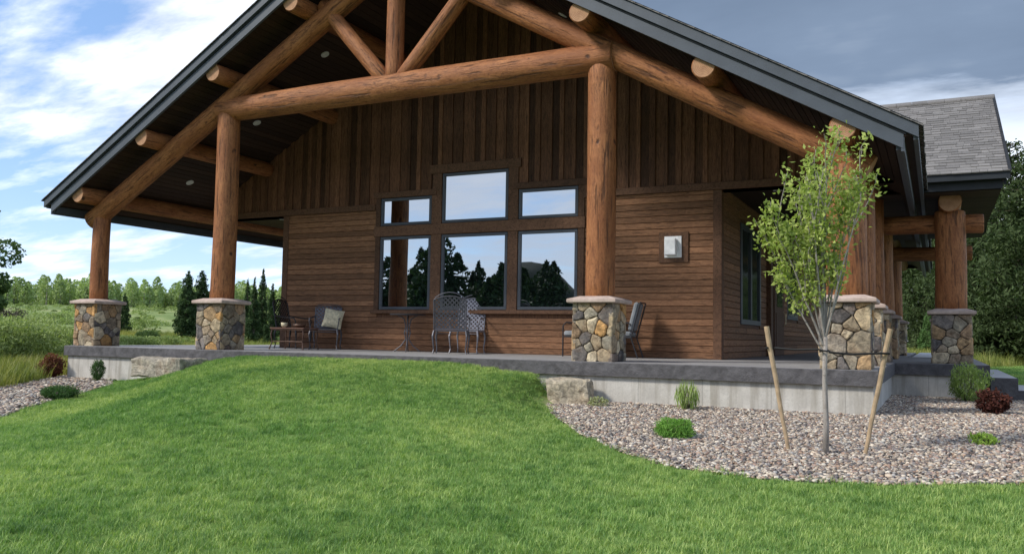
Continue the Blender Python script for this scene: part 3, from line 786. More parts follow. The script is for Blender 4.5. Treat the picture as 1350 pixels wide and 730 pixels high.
# side wall window, pilaster, door
mb=MB(); x0,x1=WX-.01,WX+.045
for (y0,y1,z0,z1) in ((4.6,6.66,.66,.76),(4.6,6.66,2.54,2.64),(4.6,4.72,.76,2.54),(6.54,6.66,.76,2.54),(5.58,5.68,.76,2.54)): mb.box(x0,x1,y0,y1,z0,z1,bev=.004)
w=mb.build('window','window_frame',lodge); g=MB(); g.box(WX+.004,WX+.012,4.7,6.56,.74,2.56); g.build('pane','door_glass',w)
mb=MB(); mb.box(WX+.0,WX+.12,7.45,7.75,0,TRZ-.05,bev=.01); mb.build('pilaster','trim_wood',lodge)
mb=MB(); mb.box(WX-.02,WX+.06,8.3,9.65,0,2.4,bev=.01); mb.box(WX+.0601,WX+.075,8.45,9.5,.15,1.0,bev=.004); d=mb.build('door','trim_wood',lodge)
mb=MB(); mb.box(WX+.0602,WX+.068,8.6,9.35,1.15,2.2); mb.build('door_pane','door_glass',d)
mb=MB(); mb.tube([(WX+.075,9.42,.35+.35),(WX+.13,9.42,.75),(WX+.13,9.42,1.0),(WX+.075,9.42,1.05)],.012,6); mb.build('handle','brass_handle',d)
mb=MB(); mb.box(WX+.0,WX+.03,10.4,12.2,.9,2.4,bev=.005); w=mb.build('window','window_frame',lodge); g=MB(); g.box(WX+.0301,WX+.036,10.5,12.1,1.0,2.3); g.build('pane','door_glass',w)
mb=MB(); mb.box(-WX-.03,-WX,6,8,.8,2.4,bev=.005); w=mb.build('window','window_frame',lodge); g=MB(); g.box(-WX-.036,-WX-.0301,6.1,7.9,.9,2.3); g.build('pane','mirror_glass',w)
# side porch ceilings
rr=random.Random(4)
for s in (1,-1):
    mb=MB(); x=WX
    while x<7.9:
        a,b=sorted((s*x,s*(x+.13))); mb.box(a,b,WY+.02,20.95,TRZ-.025,TRZ-.004,tint=rr.random()); x+=.1305
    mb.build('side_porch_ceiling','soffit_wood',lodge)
# wall box with timber backing
mb=MB(); mb.box(3.89,4.44,WY-.05,WY-.015,1.73,2.29,bev=.006); o=mb.build('mounting_board','trim_wood',lodge)
mb=MB(); mb.box(4.0,4.32,WY-.075,WY-.051,1.82,2.21,bev=.006); mb.box(4.03,4.24,WY-.19,WY-.075,1.86,2.16,bev=.012); mb.build('vent_hood','white_box',o)
# ceiling lights
def ceil_light(x,y,flat=False):
    s=1 if x>0 else -1
    z=TRZ-.021 if flat else zt(x)-.318
    rot=Matrix.Identity(3) if flat else Matrix.Rotation(s*math.atan(.577),3,'Y')
    c=Vector((x,y,z)); mb=MB(); n=20; vs=[]
    for r_,h in ((.085,0),(.085,-.012),(.060,-.014),(.055,-.004)):
        for k in range(n):
            a=2*PI*k/n; p=c+rot@Vector((r_*math.cos(a),r_*math.sin(a),h)); vs.append(p)
    fs=[(i*n+k,i*n+(k+1)%n,(i+1)*n+(k+1)%n,(i+1)*n+k) for i in range(3) for k in range(n)]+[tuple(range(3*n,4*n))]
    mb.add(vs,fs); mb.build('ceiling_light','light_trim',lodge)
for x,y in ((6.62,1.62),(4.62,1.55),(2.62,1.30)):
    ceil_light(-x,y); ceil_light(x,y)
ceil_light(-5.85,3.84,True); ceil_light(5.85,3.84,True); ceil_light(-5.85,8.5,True); ceil_light(5.85,8.5,True)
# --- slab and foundation
mb=MB(); SX=7.76; SY=-.45; WD=9.22; 
def slab(name,poly,z0,z1):
    mb=MB(); n=len(poly); vs=[(x,y,z0) for x,y in poly]+[(x,y,z1-.012) for x,y in poly]
    cx=sum(p[0] for p in poly)/n
    top=[]
    for i,(x,y) in enumerate(poly):
        a=Vector(poly[i-1]); b=Vector((x,y)); c=Vector(poly[(i+1)%n]); d1=(b-a).normalized(); d2=(c-b).normalized()
        n1=Vector((-d1.y,d1.x)); n2=Vector((-d2.y,d2.x)); p=b+(n1+n2)*.012/(1+n1.dot(n2)) ; top.append((p.x,p.y,z1))
    vs+=top
    fs=[tuple(range(n))[::-1]]; mi=[0]
    for L_ in range(2): fs+=[(L_*n+i,L_*n+(i+1)%n,(L_+1)*n+(i+1)%n,(L_+1)*n+i) for i in range(n)]
    mb.add(vs,fs,mi=0); mb.f.append(list(range(2*n,3*n))); mb.t.append(.5); mb.c.append((1,1,1)); mb.mi.append(1)
    return mb
deck=[(-SX,SY),(SX,SY),(SX,4.36),(WD,4.36),(WD,11.6),(SX,11.6),(SX,21.6),(-SX,21.6)]
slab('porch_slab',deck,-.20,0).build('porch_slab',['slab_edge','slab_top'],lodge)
mb=MB(); e=.06
for (a,b,c,d) in ((-SX+e,SX-e,SY+e,21.5),(SX-e,WD-e,4.36+e,11.54)): mb.box(a,b,c,d,-1.0,-.2001 if b<8 else -.2003)
mb.build('foundation_wall','foundation_concrete',lodge)
# form joints and tie marks on the foundation
# steps and walk
st=MB()
def stp(x0,x1,y0,y1,z0,z1):
    for mm in (slab('s',[(x0,y0),(x1,y0),(x1,y1),(x0,y1)],z0,z1),):
        o_=len(st.v); st.v+=mm.v; st.f+=[[i+o_ for i in f] for f in mm.f]; st.t+=mm.t; st.c+=mm.c; st.mi+=mm.mi
stp(WD+.002,9.62,4.30,9.5,-.8,-.20); stp(9.622,16,4.34,6.6,-.8,-.40)
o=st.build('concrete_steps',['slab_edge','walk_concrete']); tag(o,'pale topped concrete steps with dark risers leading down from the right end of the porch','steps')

mb=MB(); mb.box(7.80,8.95,11.65,26,-.6,-.035); tag(mb.build('path','walk_concrete'),kind='structure')
# --- cross wing roof
wing_eY,wing_eZ,wing_rY=4.0,3.26,7.92
wz=lambda y:5.52-.577*abs(y-wing_rY)
WXR=9.55
mb=MB()
for s in (1,-1):
    e=3.86
    poly=[(wing_rY,wz(wing_rY)-.03),(wing_rY+s*e,wz(wing_rY+e)-.03),(wing_rY+s*e,wz(wing_rY+e)-.16),(wing_rY+s*3.7,wz(wing_rY+3.7)-.26),(wing_rY,wz(wing_rY)-.26)]
    mb.prism(poly,4.3,WXR-.05,'x')
wing=mb.build('wing_roof','soffit_wood',lodge)
def wing_fn(s):
    def f(u,v,h):
        y=wing_rY+s*(3.94-v*.866); z=wz(y)-.028
        return (WXR-.0-u if s>0 else WXR-u, y+s*.5*h, z+.866*h)
    return f
for s in (1,-1): shingle_field('roof_shingles',wing_fn(s),0,5.3,32,30+s,wing)
mb=MB()
for k in range(18):
    x=WXR-k*.31
    for s in (1,-1): mb.prism([(wing_rY,wz(wing_rY)+.03),(wing_rY+s*.16,wz(wing_rY+.16)+.028),(wing_rY+s*.16,wz(wing_rY+.16)-.01),(wing_rY,wz(wing_rY)-.01)],x-.3,x+random.uniform(0,.02),'x',tint=random.random()*.6)
mb.build('ridge_cap','shingle',wing)
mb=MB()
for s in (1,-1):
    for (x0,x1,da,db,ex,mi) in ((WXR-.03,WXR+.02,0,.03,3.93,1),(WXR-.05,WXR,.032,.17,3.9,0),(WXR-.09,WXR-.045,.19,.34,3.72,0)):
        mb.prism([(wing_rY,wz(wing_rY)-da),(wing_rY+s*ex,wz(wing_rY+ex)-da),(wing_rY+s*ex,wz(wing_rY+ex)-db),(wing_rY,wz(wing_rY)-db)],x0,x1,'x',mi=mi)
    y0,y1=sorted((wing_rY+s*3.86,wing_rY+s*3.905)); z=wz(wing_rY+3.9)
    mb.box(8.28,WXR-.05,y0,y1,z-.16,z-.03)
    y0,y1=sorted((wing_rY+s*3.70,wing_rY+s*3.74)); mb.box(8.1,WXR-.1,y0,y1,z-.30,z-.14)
mb.build('wing_fascia',['wing_fascia_dark','roof_edge'],wing)
# boxed soffit and small gable wall
mb=MB(); rr=random.Random(3); y=4.24
while y<11.5: mb.box(7.3,WXR-.12,y,y+.13,2.955,2.975,tint=rr.random()); y+=.138
mb.build('wing_ceiling','soffit_wood',wing)
mb=MB()
zz=2.98
while zz<5.1:
    hw=(5.25-zz)/.577; mb.box(9.06,9.085,max(4.3,wing_rY-hw),min(11.5,wing_rY+hw),zz,zz+.135,tint=rr.random()); zz+=.142
mb.build('wing_gable_siding','siding_wood_y',wing)
for Y in (4.96,10.88):
    pier(8.66,Y,60+int(Y),15); log('porch_post',(8.66,Y,PH+.09),(8.66,Y,2.72),.262,.245)
for Y in (5.14,10.7): log('wing_beam',(7.30,Y,2.52),(9.20,Y,2.50),.17,.175)
log('wing_beam',(8.66,4.62,2.86),(8.66,11.3,2.86),.19,.18)

# ------------------------------------------------------------------ furniture
def lattice(mb,w,h,frame,pitch=.058,sw=.027,th=.004,arch=0):
    """woven diagonal strips clipped to a w x h panel; frame(u,v,d)->xyz"""
    def top(u): return h+arch*(1-(2*u/w)**2)
    n=int((w+h)/pitch)+3
    for sgn in (1,-1):
        for k in range(-n,n):
            c=k*pitch*1.414; run=None; pts=[]
            steps=60
            for i in range(steps+1):
                u=-w/2+w*i/steps; v=sgn*u+c
                ins=0<=v<=top(u)
                if ins: pts.append((u,v))
                elif len(pts)>1: break
                elif pts: pts=[]
            if len(pts)<2: continue
            a,b=pts[0],pts[-1]
            d=Vector((b[0]-a[0],b[1]-a[1])).normalized(); q=Vector((-d.y,d.x))*sw/2; o_=.002*sgn
            vs=[]
            for dd in (o_,o_+th): vs+= [frame(a[0]-q.x,a[1]-q.y,dd),frame(b[0]-q.x,b[1]-q.y,dd),frame(b[0]+q.x,b[1]+q.y,dd),frame(a[0]+q.x,a[1]+q.y,dd)]
            mb.add(vs,[(0,3,2,1),(4,5,6,7),(0,1,5,4),(1,2,6,5),(2,3,7,6),(3,0,4,7)])
def iron_chair(loc,rz,label,mat,bh=.66,seat_h=.43,w=.54,arch=.07,armless=False):
    """faces local -Y, back at +Y"""
    t=empty('lattice_chair',loc,rz,label,'chair','woven metal chairs on the porch')
    D=.50; lean=.22
    fr=lambda u,v,d:(u,D/2+v*lean+d,seat_h+.03+v)
    mb=MB(); lattice(mb,w,bh,fr,arch=arch)
    n=14; path=[fr(-w/2,0,0),fr(-w/2,bh*.5,0)]+[fr(-w/2+w*i/n,bh+arch*(1-(2*i/n-1)**2),0) for i in range(n+1)]+[fr(w/2,bh*.5,0),fr(w/2,0,0)]
    mb.tube(path,.013,7); mb.tube([fr(-w/2,0,0),fr(w/2,0,0)],.011,6)
    path=[fr(-w/2+.02+ (w-.04)*i/n,bh+.035+arch*1.5*(1-(2*i/n-1)**2),0) for i in range(n+1)]
    mb.tube(path,.009,6)
    mb.build('backrest',mat,t)
    mb=MB(); lattice(mb,w,D,lambda u,v,d:(u,-D/2+v,seat_h+d-.01*math.sin(PI*v/D)))
    mb.tube([(-w/2,-D/2,seat_h),(w/2,-D/2,seat_h),(w/2,D/2,seat_h),(-w/2,D/2,seat_h),(-w/2,-D/2,seat_h)],.014,7)
    mb.tube([(-w/2,-D/2,seat_h-.05),(w/2,-D/2,seat_h-.05)],.008,6)
    mb.build('seat',mat,t)
    for sx in (-1,1):
        for sy in (-1,1):
            mb=MB(); x,y=sx*w/2,sy*D/2
            mb.tube([(x,y,seat_h),(x+sx*.018,y+sy*.03,seat_h-.1),(x+sx*.01,y+sy*.03,seat_h*.5),(x-sx*.004,y+sy*.015,.08),(x+sx*.012,y+sy*.04,.0)],[.019,.021,.014,.011,.015],8)
            mb.build('leg',mat,t)
        if not armless:
            mb=MB(); x=sx*w/2
            b=fr(x,.26,0); mb.tube([b,(x+sx*.025,0,seat_h+.25),(x+sx*.03,-D/2+.03,seat_h+.235),(x+sx*.03,-D/2-.02,seat_h+.17),(x,-D/2+.02,seat_h)],[.012,.014,.015,.012,.012],7)
            mb.build('arm',mat,t)
    return t
iron_chair((.20,1.8,0),R(205),'grey high backed lattice chair turned away from the camera below the middle window','cast_iron_dim',.54,.43,.60)
iron_chair((.10,2.6,0),R(14),'pale grey lattice chair half hidden behind the high backed one under the window','cast_iron_grey',.57,.43,.54)
iron_chair((-3.35,2.5,0),R(30),'grey lattice chair holding a cream pillow beside the low coffee table','cast_iron_dim',.46,.42,.56,.02)
iron_chair((-4.25,2.5,0),R(95),'dark lattice chair at the left corner of the wall, seen against the meadow','dark_iron',.55,.42,.52)
# pillow
def pillow(loc,rot):
    n=14; V=[];Fq=[]
    for s in (1,-1):
        for i in range(n+1):
            for j in range(n+1):
                u=2*i/n-1; v=2*j/n-1; th=.075*((1-u**4)*(1-v**4))**.6; k=1-.07*(1-abs(u)**2*1)*abs(v)**3-.07*(1-v*v)*abs(u)**3*0
                V.append((u*.21*(1-.06*(1-v*v)),s*th,v*.21*(1-.06*(1-u*u))))
    for s in (0,1):
        b=s*(n+1)**2
        for i in range(n):
            for j in range(n):
                q=b+i*(n+1)+j; Fq.append((q,q+1,q+n+2,q+n+1) if s else (q,q+n+1,q+n+2,q+1))
    o=np_mesh('pillow',np.array(V),np.array(Fq),'cushion_cream',smooth=True)
    o.location=loc; o.rotation_euler=rot; return tag(o,'cream patterned pillow leaning on the lattice chair by the coffee table','pillow')
pillow((-3.23,2.59,.66),(R(-16),R(10),R(30)))
# coffee table
t=empty('coffee_table',(-3.45,1.62,0),R(4),'low bronze coffee table with trays on it, left of the pillow chair','table')
mb=MB(); mb.box(-.42,.42,-.27,.27,.42,.445,bev=.006); mb.build('tabletop','brown_top',t)
mb=MB(); mb.tube([(-.38,-.23,.16),(.38,-.23,.16),(.38,.23,.16),(-.38,.23,.16),(-.38,-.23,.16)],.009,6)
for i in range(9): x=-.36+.09*i; mb.tube([(x,-.23,.16),(x,.23,.16)],.005,5)
mb.tube([(-.4,-.25,.405),(.4,-.25,.405),(.4,.25,.405),(-.4,.25,.405),(-.4,-.25,.405)],.012,6)
mb.build('shelf','bronze_metal',t)
for sx in (-1,1):
    for sy in (-1,1):
        mb=MB(); mb.tube([(sx*.38,sy*.23,.42),(sx*.40,sy*.24,.3),(sx*.375,sy*.23,.15),(sx*.42,sy*.26,0)],[.014,.016,.011,.016],7); mb.build('leg','bronze_metal',t)
def bowl(x,y,z,r_,h,mat,label,name='bowl'):
    mb=MB(); n=16; vs=[]
    for rr_,zz in ((r_*.5,0),(r_*.9,h*.45),(r_,h),(r_*.92,h),(r_*.8,h*.5),(r_*.3,h*.15)):
        for k in range(n): a=2*PI*k/n; vs.append((x+rr_*math.cos(a),y+rr_*math.sin(a),z+zz))
    fs=[(i*n+k,i*n+(k+1)%n,(i+1)*n+(k+1)%n,(i+1)*n+k) for i in range(5) for k in range(n)]+[tuple(range(n))[::-1],tuple(range(5*n,6*n))]
    mb.add(vs,fs); o=mb.build(name,mat,smooth=True); tag(o,label,'bowl')
bowl(-3.3,1.6,.447,.13,.07,'bronze_metal','shallow bronze bowl on the low coffee table')
bowl(-3.68,1.57,.447,.07,.10,'cushion_cream','small cream dish at the left of the coffee table top')
# round bistro table
t=empty('bistro_table',(-1.12,2.3,0),0,'round metal bistro table on a curved pedestal below the left window','table')
mb=MB(); n=28
vs=[(.36*math.cos(2*PI*k/n),.36*math.sin(2*PI*k/n),z) for z in (.735,.76) for k in range(n)]
mb.add(vs,[tuple(range(n))[::-1],tuple(range(n,2*n))]+[(k,(k+1)%n,n+(k+1)%n,n+k) for k in range(n)])
mb.build('tabletop','dark_iron',t)
mb=MB()
for k in range(4):
    a=k*PI/2+.5; c,s=math.cos(a),math.sin(a)
    mb.tube([(c*.20,s*.20,.735),(c*.07,s*.07,.66),(c*.035,s*.035,.5),(c*.06,s*.06,.38),(c*.03,s*.03,.25),(c*.12,s*.12,.12),(c*.27,s*.27,.0)],[.012]*7,7)
mb.tube([(.05*math.cos(x),.05*math.sin(x),.42) for x in [2*PI*k/16 for k in range(17)]],.010,6)
mb.build('pedestal','cast_iron_dim',t)
# cushioned chairs behind the third pier
def cushion_chair(loc,rz,label):
    t=empty('patio_armchair',loc,rz,label,'chair','cushioned armchairs behind the stone pier')
    w,D,h=.56,.56,.36
    mb=MB()
    for sx in (-1,1):
        x=sx*w/2
        mb.tube([(x,-D/2,0),(x,-D/2,.56),(x,-D/2+.06,.62),(x,D/2-.05,.62),(x,D/2,.58)],.014,7)
        mb.tube([(x,D/2+.12,0),(x,D/2,h),(x,D/2+.16,.98)],.014,7)
    mb.tube([(-w/2,D/2+.16,.98),(w/2,D/2+.16,.98)],.014,7); mb.tube([(-w/2,-D/2,h),(w/2,-D/2,h),(w/2,D/2,h),(-w/2,D/2,h),(-w/2,-D/2,h)],.013,7)
    mb.build('frame','dark_iron',t)
    mb=MB(); mb.box(-w/2+.02,w/2-.02,-D/2-.01,D/2,h+.01,h+.11,bev=.03); mb.build('seat_cushion','cushion_grey',t,smooth=False)
    rot=Matrix.Rotation(-.24,3,'X'); mb=MB(); mb.box(-w/2+.03,w/2-.03,-.045,.045,0,.52,bev=.03,rot=rot)
    for i,v in enumerate(mb.v): mb.v[i]=(v[0],v[1]+D/2-.03,v[2]+h+.12)
    mb.build('back_cushion','cushion_grey',t)
    return t
cushion_chair((2.66,2.40,0),R(-35),'grey cushioned armchair mostly hidden by the front stone pier, arm showing at its left')
cushion_chair((3.30,2.45,0),R(-82),'grey cushioned armchair with its back showing right of the front stone pier')

# ------------------------------------------------------------------ boulders
def boulder(name,loc,dims,rz,seed,label,mat='field_stone',col=(.42,.38,.32),flat=True):
    bm=bmesh.new(); bmesh.ops.create_cube(bm,size=1); bmesh.ops.bevel(bm,geom=bm.edges[:],offset=.07,segments=2,affect='EDGES',profile=.6)
    bmesh.ops.subdivide_edges(bm,edges=bm.edges[:],cuts=5,use_grid_fill=True)
    for v in bm.verts:
        p=v.co.copy(); q=Vector((p.x*dims[0],p.y*dims[1],p.z*dims[2]))
        n1=mnoise.noise_vector(q*3.0+Vector((seed,0,0)))*.055+mnoise.noise_vector(q*9+Vector((seed,3,0)))*.018
        v.co=q+n1+Vector((0,0,dims[2]/2)); v.co.z-= .0
    me=bpy.data.meshes.new(name); bm.to_mesh(me); bm.free(); me.materials.append(M[mat])
    a=me.attributes.new('col','FLOAT_COLOR','FACE'); a.data.foreach_set('color',np.tile(np.array([*col,1],dtype=np.float32),len(me.polygons)))
    o=bpy.data.objects.new(name,me); COL.objects.link(o); o.location=loc; o.rotation_euler=(0,0,rz); return tag(o,label,'rock')
boulder('stone_block',(3.72,-.72,-.66),(.60,.42,.40),R(3),3,'squarish pale stone block retaining the lawn below the front pier',col=(.48,.43,.34))
boulder('flat_boulder',(-4.25,-.86,-.52),(1.25,.65,.36),R(3),8,'long flat lichen covered boulder set in the lawn at the left',col=(.40,.37,.31))

# ------------------------------------------------------------------ plants
def cards(C,size,rg,aspect=1.0,up=None,flat=0.0):
    """random oriented pointed leaves at centres C; returns verts, faces"""
    n=len(C); d=rg.normal(size=(n,3)); d/=np.linalg.norm(d,axis=1)[:,None]
    if up is not None: d=d*(1-up[1])+np.array(up[0])*up[1]; d/=np.linalg.norm(d,axis=1)[:,None]
    e=rg.normal(size=(n,3)); 
    if flat>0: e[:,2]*=(1-flat)
    e-= (e*d).sum(1)[:,None]*d; e/=np.linalg.norm(e,axis=1)[:,None]
    s=(size*rg.uniform(.6,1.3,n))[:,None]
    a=C-d*s*.5; b=C+e*s*.5*aspect; c=C+d*s*.5; q=C-e*s*.5*aspect
    nn=np.cross(d,e); b=b+nn*s*.12; q=q+nn*s*.12
    V=np.stack([a,b,c,q],1).reshape(-1,3); Fq=np.arange(4*n).reshape(n,4); return V,Fq
def shrub(name,x,y,w,h,n,leaf,mat,label,seed,cat='shrub',shape='dome',stems=7,aspect=.5,z=None,up=.3,group=None):
    rg=np.random.default_rng(seed); z=float(gz(x,y)) if z is None else z
    t=empty(name,(x,y,z),0,label,cat,group)
    u=rg.normal(size=(n,3)); u/=np.linalg.norm(u,axis=1)[:,None]; r_=rg.uniform(.35,1,n)**.5
    # lumpy outline
    k=rg.normal(size=(26,3)); k/=np.linalg.norm(k,axis=1)[:,None]; lump=.72+.42*np.max(np.maximum(0,(u@k.T)-.86)*7*rg.uniform(.3,1,26)[None],axis=1)+np.abs(rg.normal(0,.10,n))
    P=u*(r_*lump)[:,None]; P=P*np.array([w/2,w/2,h/2])+np.array([0,0,h/2]); P[:,2]=np.maximum(P[:,2],.03)
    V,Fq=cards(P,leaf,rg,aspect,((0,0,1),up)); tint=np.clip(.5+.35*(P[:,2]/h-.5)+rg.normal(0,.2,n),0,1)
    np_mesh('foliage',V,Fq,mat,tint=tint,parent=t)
    mb=MB(); rr=random.Random(seed)
    for i in range(stems):
        a=rr.uniform(0,6.28); q=rr.uniform(.2,.8)*w/2; mb.tube([(math.cos(a)*q*.15,math.sin(a)*q*.15,-.02),(math.cos(a)*q*.6,math.sin(a)*q*.6,h*.45),(math.cos(a)*q,math.sin(a)*q,h*.85)],[.012*max(1,h),.008*max(1,h),.003],5)
    mb.build('stem','brown_bark',t); return t
def gxy(px,depth_y): pass
shrub('green_shrub',8.86,3.55,.66,.62,3600,.055,'bush_leaf','round light green shrub against the lower porch wall on the right',1,aspect=.22,up=.6)
shrub('barberry_shrub',9.10,1.05,.44,.36,1500,.05,'barberry_leaf','dark reddish brown shrub in the pebbles near the right edge',2,aspect=.6)
shrub('lime_perennial',8.83,-2.3,.26,.15,420,.05,'lime_leaf','small lime green plant alone in the pebbles',3,'plant',aspect=.3,up=.5)
shrub('dwarf_mugo',5.93,-3.2,.44,.24,3600,.05,'juniper_leaf','low bright green mounded bush in the pebbles near the lawn edge',4,aspect=.16,up=.45)
shrub('ornamental_grass',5.42,-.80,.34,.38,420,.15,'bush_leaf','wispy green grass clump against the pale foundation',5,'plant',aspect=.07,up=.8)
shrub('pale_perennial',4.22,-.95,.30,.16,300,.04,'pale_leaf','tiny pale flowering plant beside the square stone block',6,'plant',aspect=.5)
shrub('juniper_shrub',-3.95,-3.25,.62,.24,3200,.055,'dark_juniper_leaf','low dark green juniper at the lawn edge on the left',7,aspect=.2,up=.3)
shrub('red_shrub',-7.9,-.62,.50,.50,2000,.055,'red_shrub_leaf','reddish brown upright shrub in the left pebble bed',8,aspect=.6,up=.5)
shrub('upright_evergreen',-6.30,-.75,.26,.46,1800,.05,'dark_juniper_leaf','small upright evergreen against the left foundation',9,aspect=.2,up=.6)

def conifer(name,x,y,h,w,seed,label,mat='conifer_leaf',n=9000,leaf=.22,zz=None,cat='tree',full=.85,bare=.04,group=None,pine=False):
    rg=np.random.default_rng(seed); z=float(gz(x,y)) if zz is None else zz
    t=empty(name,(x,y,z),0,label,cat,group)
    lv=max(8,int(h/(.32 if pine else .15))); C=[];mb=MB(); T=[]
    nb=0
    specs=[]
    for i in range(lv):
        f=bare+(1-bare)*(i+.5)/lv
        prof=(1-f)**full if not pine else (max(0,1-((f-.35)/.68)**2 if f>.35 else .55+.45*f/.35))**.8
        L=w/2*prof
        kb=5+rg.integers(0,4) if h>2 else 5
        for k in range(kb):
            a=rg.uniform(0,2*PI); l=L*rg.uniform(.55,1.15); dz=-.18*l if not pine else .12*l
            specs.append((f*h+rg.uniform(-.15,.15)*h/lv,a,max(l,.04*w),dz))
    tot=sum(s[2]**1.4 for s in specs)
    for (bz,a,l,dz) in specs:
        m_=max(4,int(n*l**1.4/tot)); tt=rg.uniform(.15,1,m_)**.75
        wd=l*.30*(1.15-tt)+.03*w*.4
        if pine:
            q=rg.normal(size=(m_,3)); cx=(tt*l); 
            P=np.stack([np.cos(a)*cx,np.sin(a)*cx,bz+dz*tt],-1)+q*np.array([1,1,.55])*(l*.13+.06)
        else:
            la=rg.normal(0,1,m_)*wd; P=np.stack([np.cos(a)*tt*l-np.sin(a)*la,np.sin(a)*tt*l+np.cos(a)*la,bz+dz*tt*tt-abs(rg.normal(0,.05,m_))*h*.3+rg.normal(0,.06,m_)],-1)
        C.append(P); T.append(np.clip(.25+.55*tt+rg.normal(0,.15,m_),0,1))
        if h<20: mb.tube([(0,0,bz),(math.cos(a)*l*.8,math.sin(a)*l*.8,bz+dz*.8)],[.012*h*.25,.004],4,cap=False)
    P=np.concatenate(C); T=np.concatenate(T); P[:,2]=np.maximum(P[:,2],.02)
    V,Fq=cards(P,leaf,rg,.33 if pine else .3,((0,0,1),.25),.2)
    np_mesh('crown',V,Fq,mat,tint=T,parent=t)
    mb.tube([(0,0,-.1),(0,0,h*.5),(0,0,h*.97)],[h*.016+.03,h*.010+.015,.01],7); mb.build('trunk','brown_bark',t)
    return t
def polar(px,d):
    v=(Fv+R2*((px-675)/F_PX)); v.z=0; v.normalize(); return CAM[0]+v.x*d, CAM[1]+v.y*d
# background trees left
def ct(px,d,h,w,seed,label,**k):
    x,y=polar(px,d); return conifer(k.pop('name','spruce_tree'),x,y,h,w,seed,label,**k)
ct(248,60,4.7,2.0,11,'dark spruce just left of the second stone pier, the nearer of a pair',n=9000,leaf=.20,full=.55)
ct(266,62,4.9,2.1,12,'dark spruce right behind the second post, taller of a pair',n=9000,leaf=.20,full=.5)
ct(336,52,4.0,1.15,13,'slender dark spruce between the second post and the wall, nearest to the post',n=6000,leaf=.15,full=.8)
ct(347,56,4.7,1.35,14,'tallest slender spruce between the second post and the wall',n=7000,leaf=.15,full=.75)
ct(327,60,4.3,1.2,15,'thin spruce spire partly hidden by the second post',n=5000,leaf=.15,full=.8)
ct(360,50,3.6,1.15,16,'small pointed spruce beside the far left lattice chair',n=5500,leaf=.14,full=.8)
ct(372,58,2.9,1.1,17,'little spruce partly hidden by the corner of the wall',n=4000,leaf=.14,full=.8)
ct(166,70,2.9,1.3,18,'short dark spruce on the slope just right of the first post',n=4000,leaf=.16,full=.6)
def broadleaf(name,x,y,h,w,seed,label,mat,n=9000,leaf=.2,trunk_h=.3,bark_m='brown_bark',zz=None,blobs=16,aspect=.7,cat='tree',group=None):
    rg=np.random.default_rng(seed); z=float(gz(x,y)) if zz is None else zz
    t=empty(name,(x,y,z),0,label,cat,group); C=[];T=[]; mb=MB()
    mb.tube([(0,0,-.1),(.02*h,0,h*.4),(0,.01*h,h*.8)],[h*.022+.03,h*.014,.02],7)
    for b in range(blobs):
        f=trunk_h+(1-trunk_h)*rg.uniform(.05,.95); a=rg.uniform(0,6.28); rad=w/2*math.sin(PI*min(1,max(.12,(f-trunk_h)/(1-trunk_h)*.85+.12)))*rg.uniform(.2,.85)
        c=np.array([math.cos(a)*rad,math.sin(a)*rad,f*h]); br=w*rg.uniform(.12,.24)
        m_=n//blobs; u=rg.normal(size=(m_,3)); u/=np.linalg.norm(u,axis=1)[:,None]; P=c+u*(br*rg.uniform(.3,1,m_)**.5)[:,None]*np.array([1,1,.75])
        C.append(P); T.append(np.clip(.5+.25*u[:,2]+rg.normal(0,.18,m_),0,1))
        mb.tube([(0,0,f*h*.6),tuple(c*.6+np.array([0,0,f*h*.25])),tuple(c)],[h*.008,.012,.006],5,cap=False)
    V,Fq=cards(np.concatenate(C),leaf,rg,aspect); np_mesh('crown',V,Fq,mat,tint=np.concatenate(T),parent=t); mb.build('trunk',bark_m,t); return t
x,y=polar(-44,40); broadleaf('cottonwood_tree',x,y,6.4,3.4,31,'grey green leafy tree cut off by the left edge of the photo','cottonwood_leaf',n=14000,leaf=.16,blobs=30,trunk_h=.15)
x,y=polar(2,38); shrub('brush_shrub',x,y,2.2,1.7,5000,.16,'brown_brush_leaf','grey brown leafless brush at the left edge below the tall tree',32,aspect=.25,stems=20)
# willow bushes in the meadow
WB=[(18,27,3.0,1.35,'willow_leaf','largest pale green willow bush at the left edge of the meadow'),(52,29,2.6,1.25,'willow_leaf','pale willow bush in the middle of the meadow clump'),(-20,26,2.6,1.3,'willow_leaf','willow bush cut by the left edge of the photo'),(80,31,1.9,.8,'cottonwood_leaf','darker low bush just left of the first pier'),(38,36,3.4,1.5,'willow_leaf','yellow green willow behind the front meadow bushes'),(178,40,2.2,.8,'willow_leaf','low willow seen between the first two piers'),(210,44,2.4,.75,'willow_leaf','low spreading bush just left of the second pier'),(196,54,1.4,.7,'cottonwood_leaf','small dark bush on the slope between the piers')]
for i,(px,d,w,h,mt,lb) in enumerate(WB):
    x,y=polar(px,d); shrub('willow_shrub',x,y,w,h,7000,.11,mt,lb,70+i,aspect=.35,up=.35,stems=12,group=None)
# hillside brush (uncountable)
rg=np.random.default_rng(5); P=[];T=[]
for i in range(520):
    d=rg.uniform(48,150); az=math.radians(rg.uniform(24,66)); x=8.43-d*math.sin(az); y=-12.1+d*math.cos(az); w=rg.uniform(.4,1.9)*(.5+d/140); h=w*rg.uniform(.25,.5); m_=130
    u=rg.normal(size=(m_,3)); u/=np.linalg.norm(u,axis=1)[:,None]; u[:,2]=abs(u[:,2]); q=u*(rg.uniform(.3,1,m_)**.5)[:,None]*np.array([w/2,w/2,h])+np.array([x,y,float(gz(x,y))]); P.append(q); T.append(np.clip(rg.uniform(.0,.8)+rg.normal(0,.12,m_),0,1))
V,Fq=cards(np.concatenate(P),.22,rg,.6,((0,0,1),.3)); o=np_mesh('hillside_brush',V,Fq,'willow_leaf',tint=np.concatenate(T)); tag(o,'low green brush scattered over the distant hillside on the left','brush',kind='stuff')
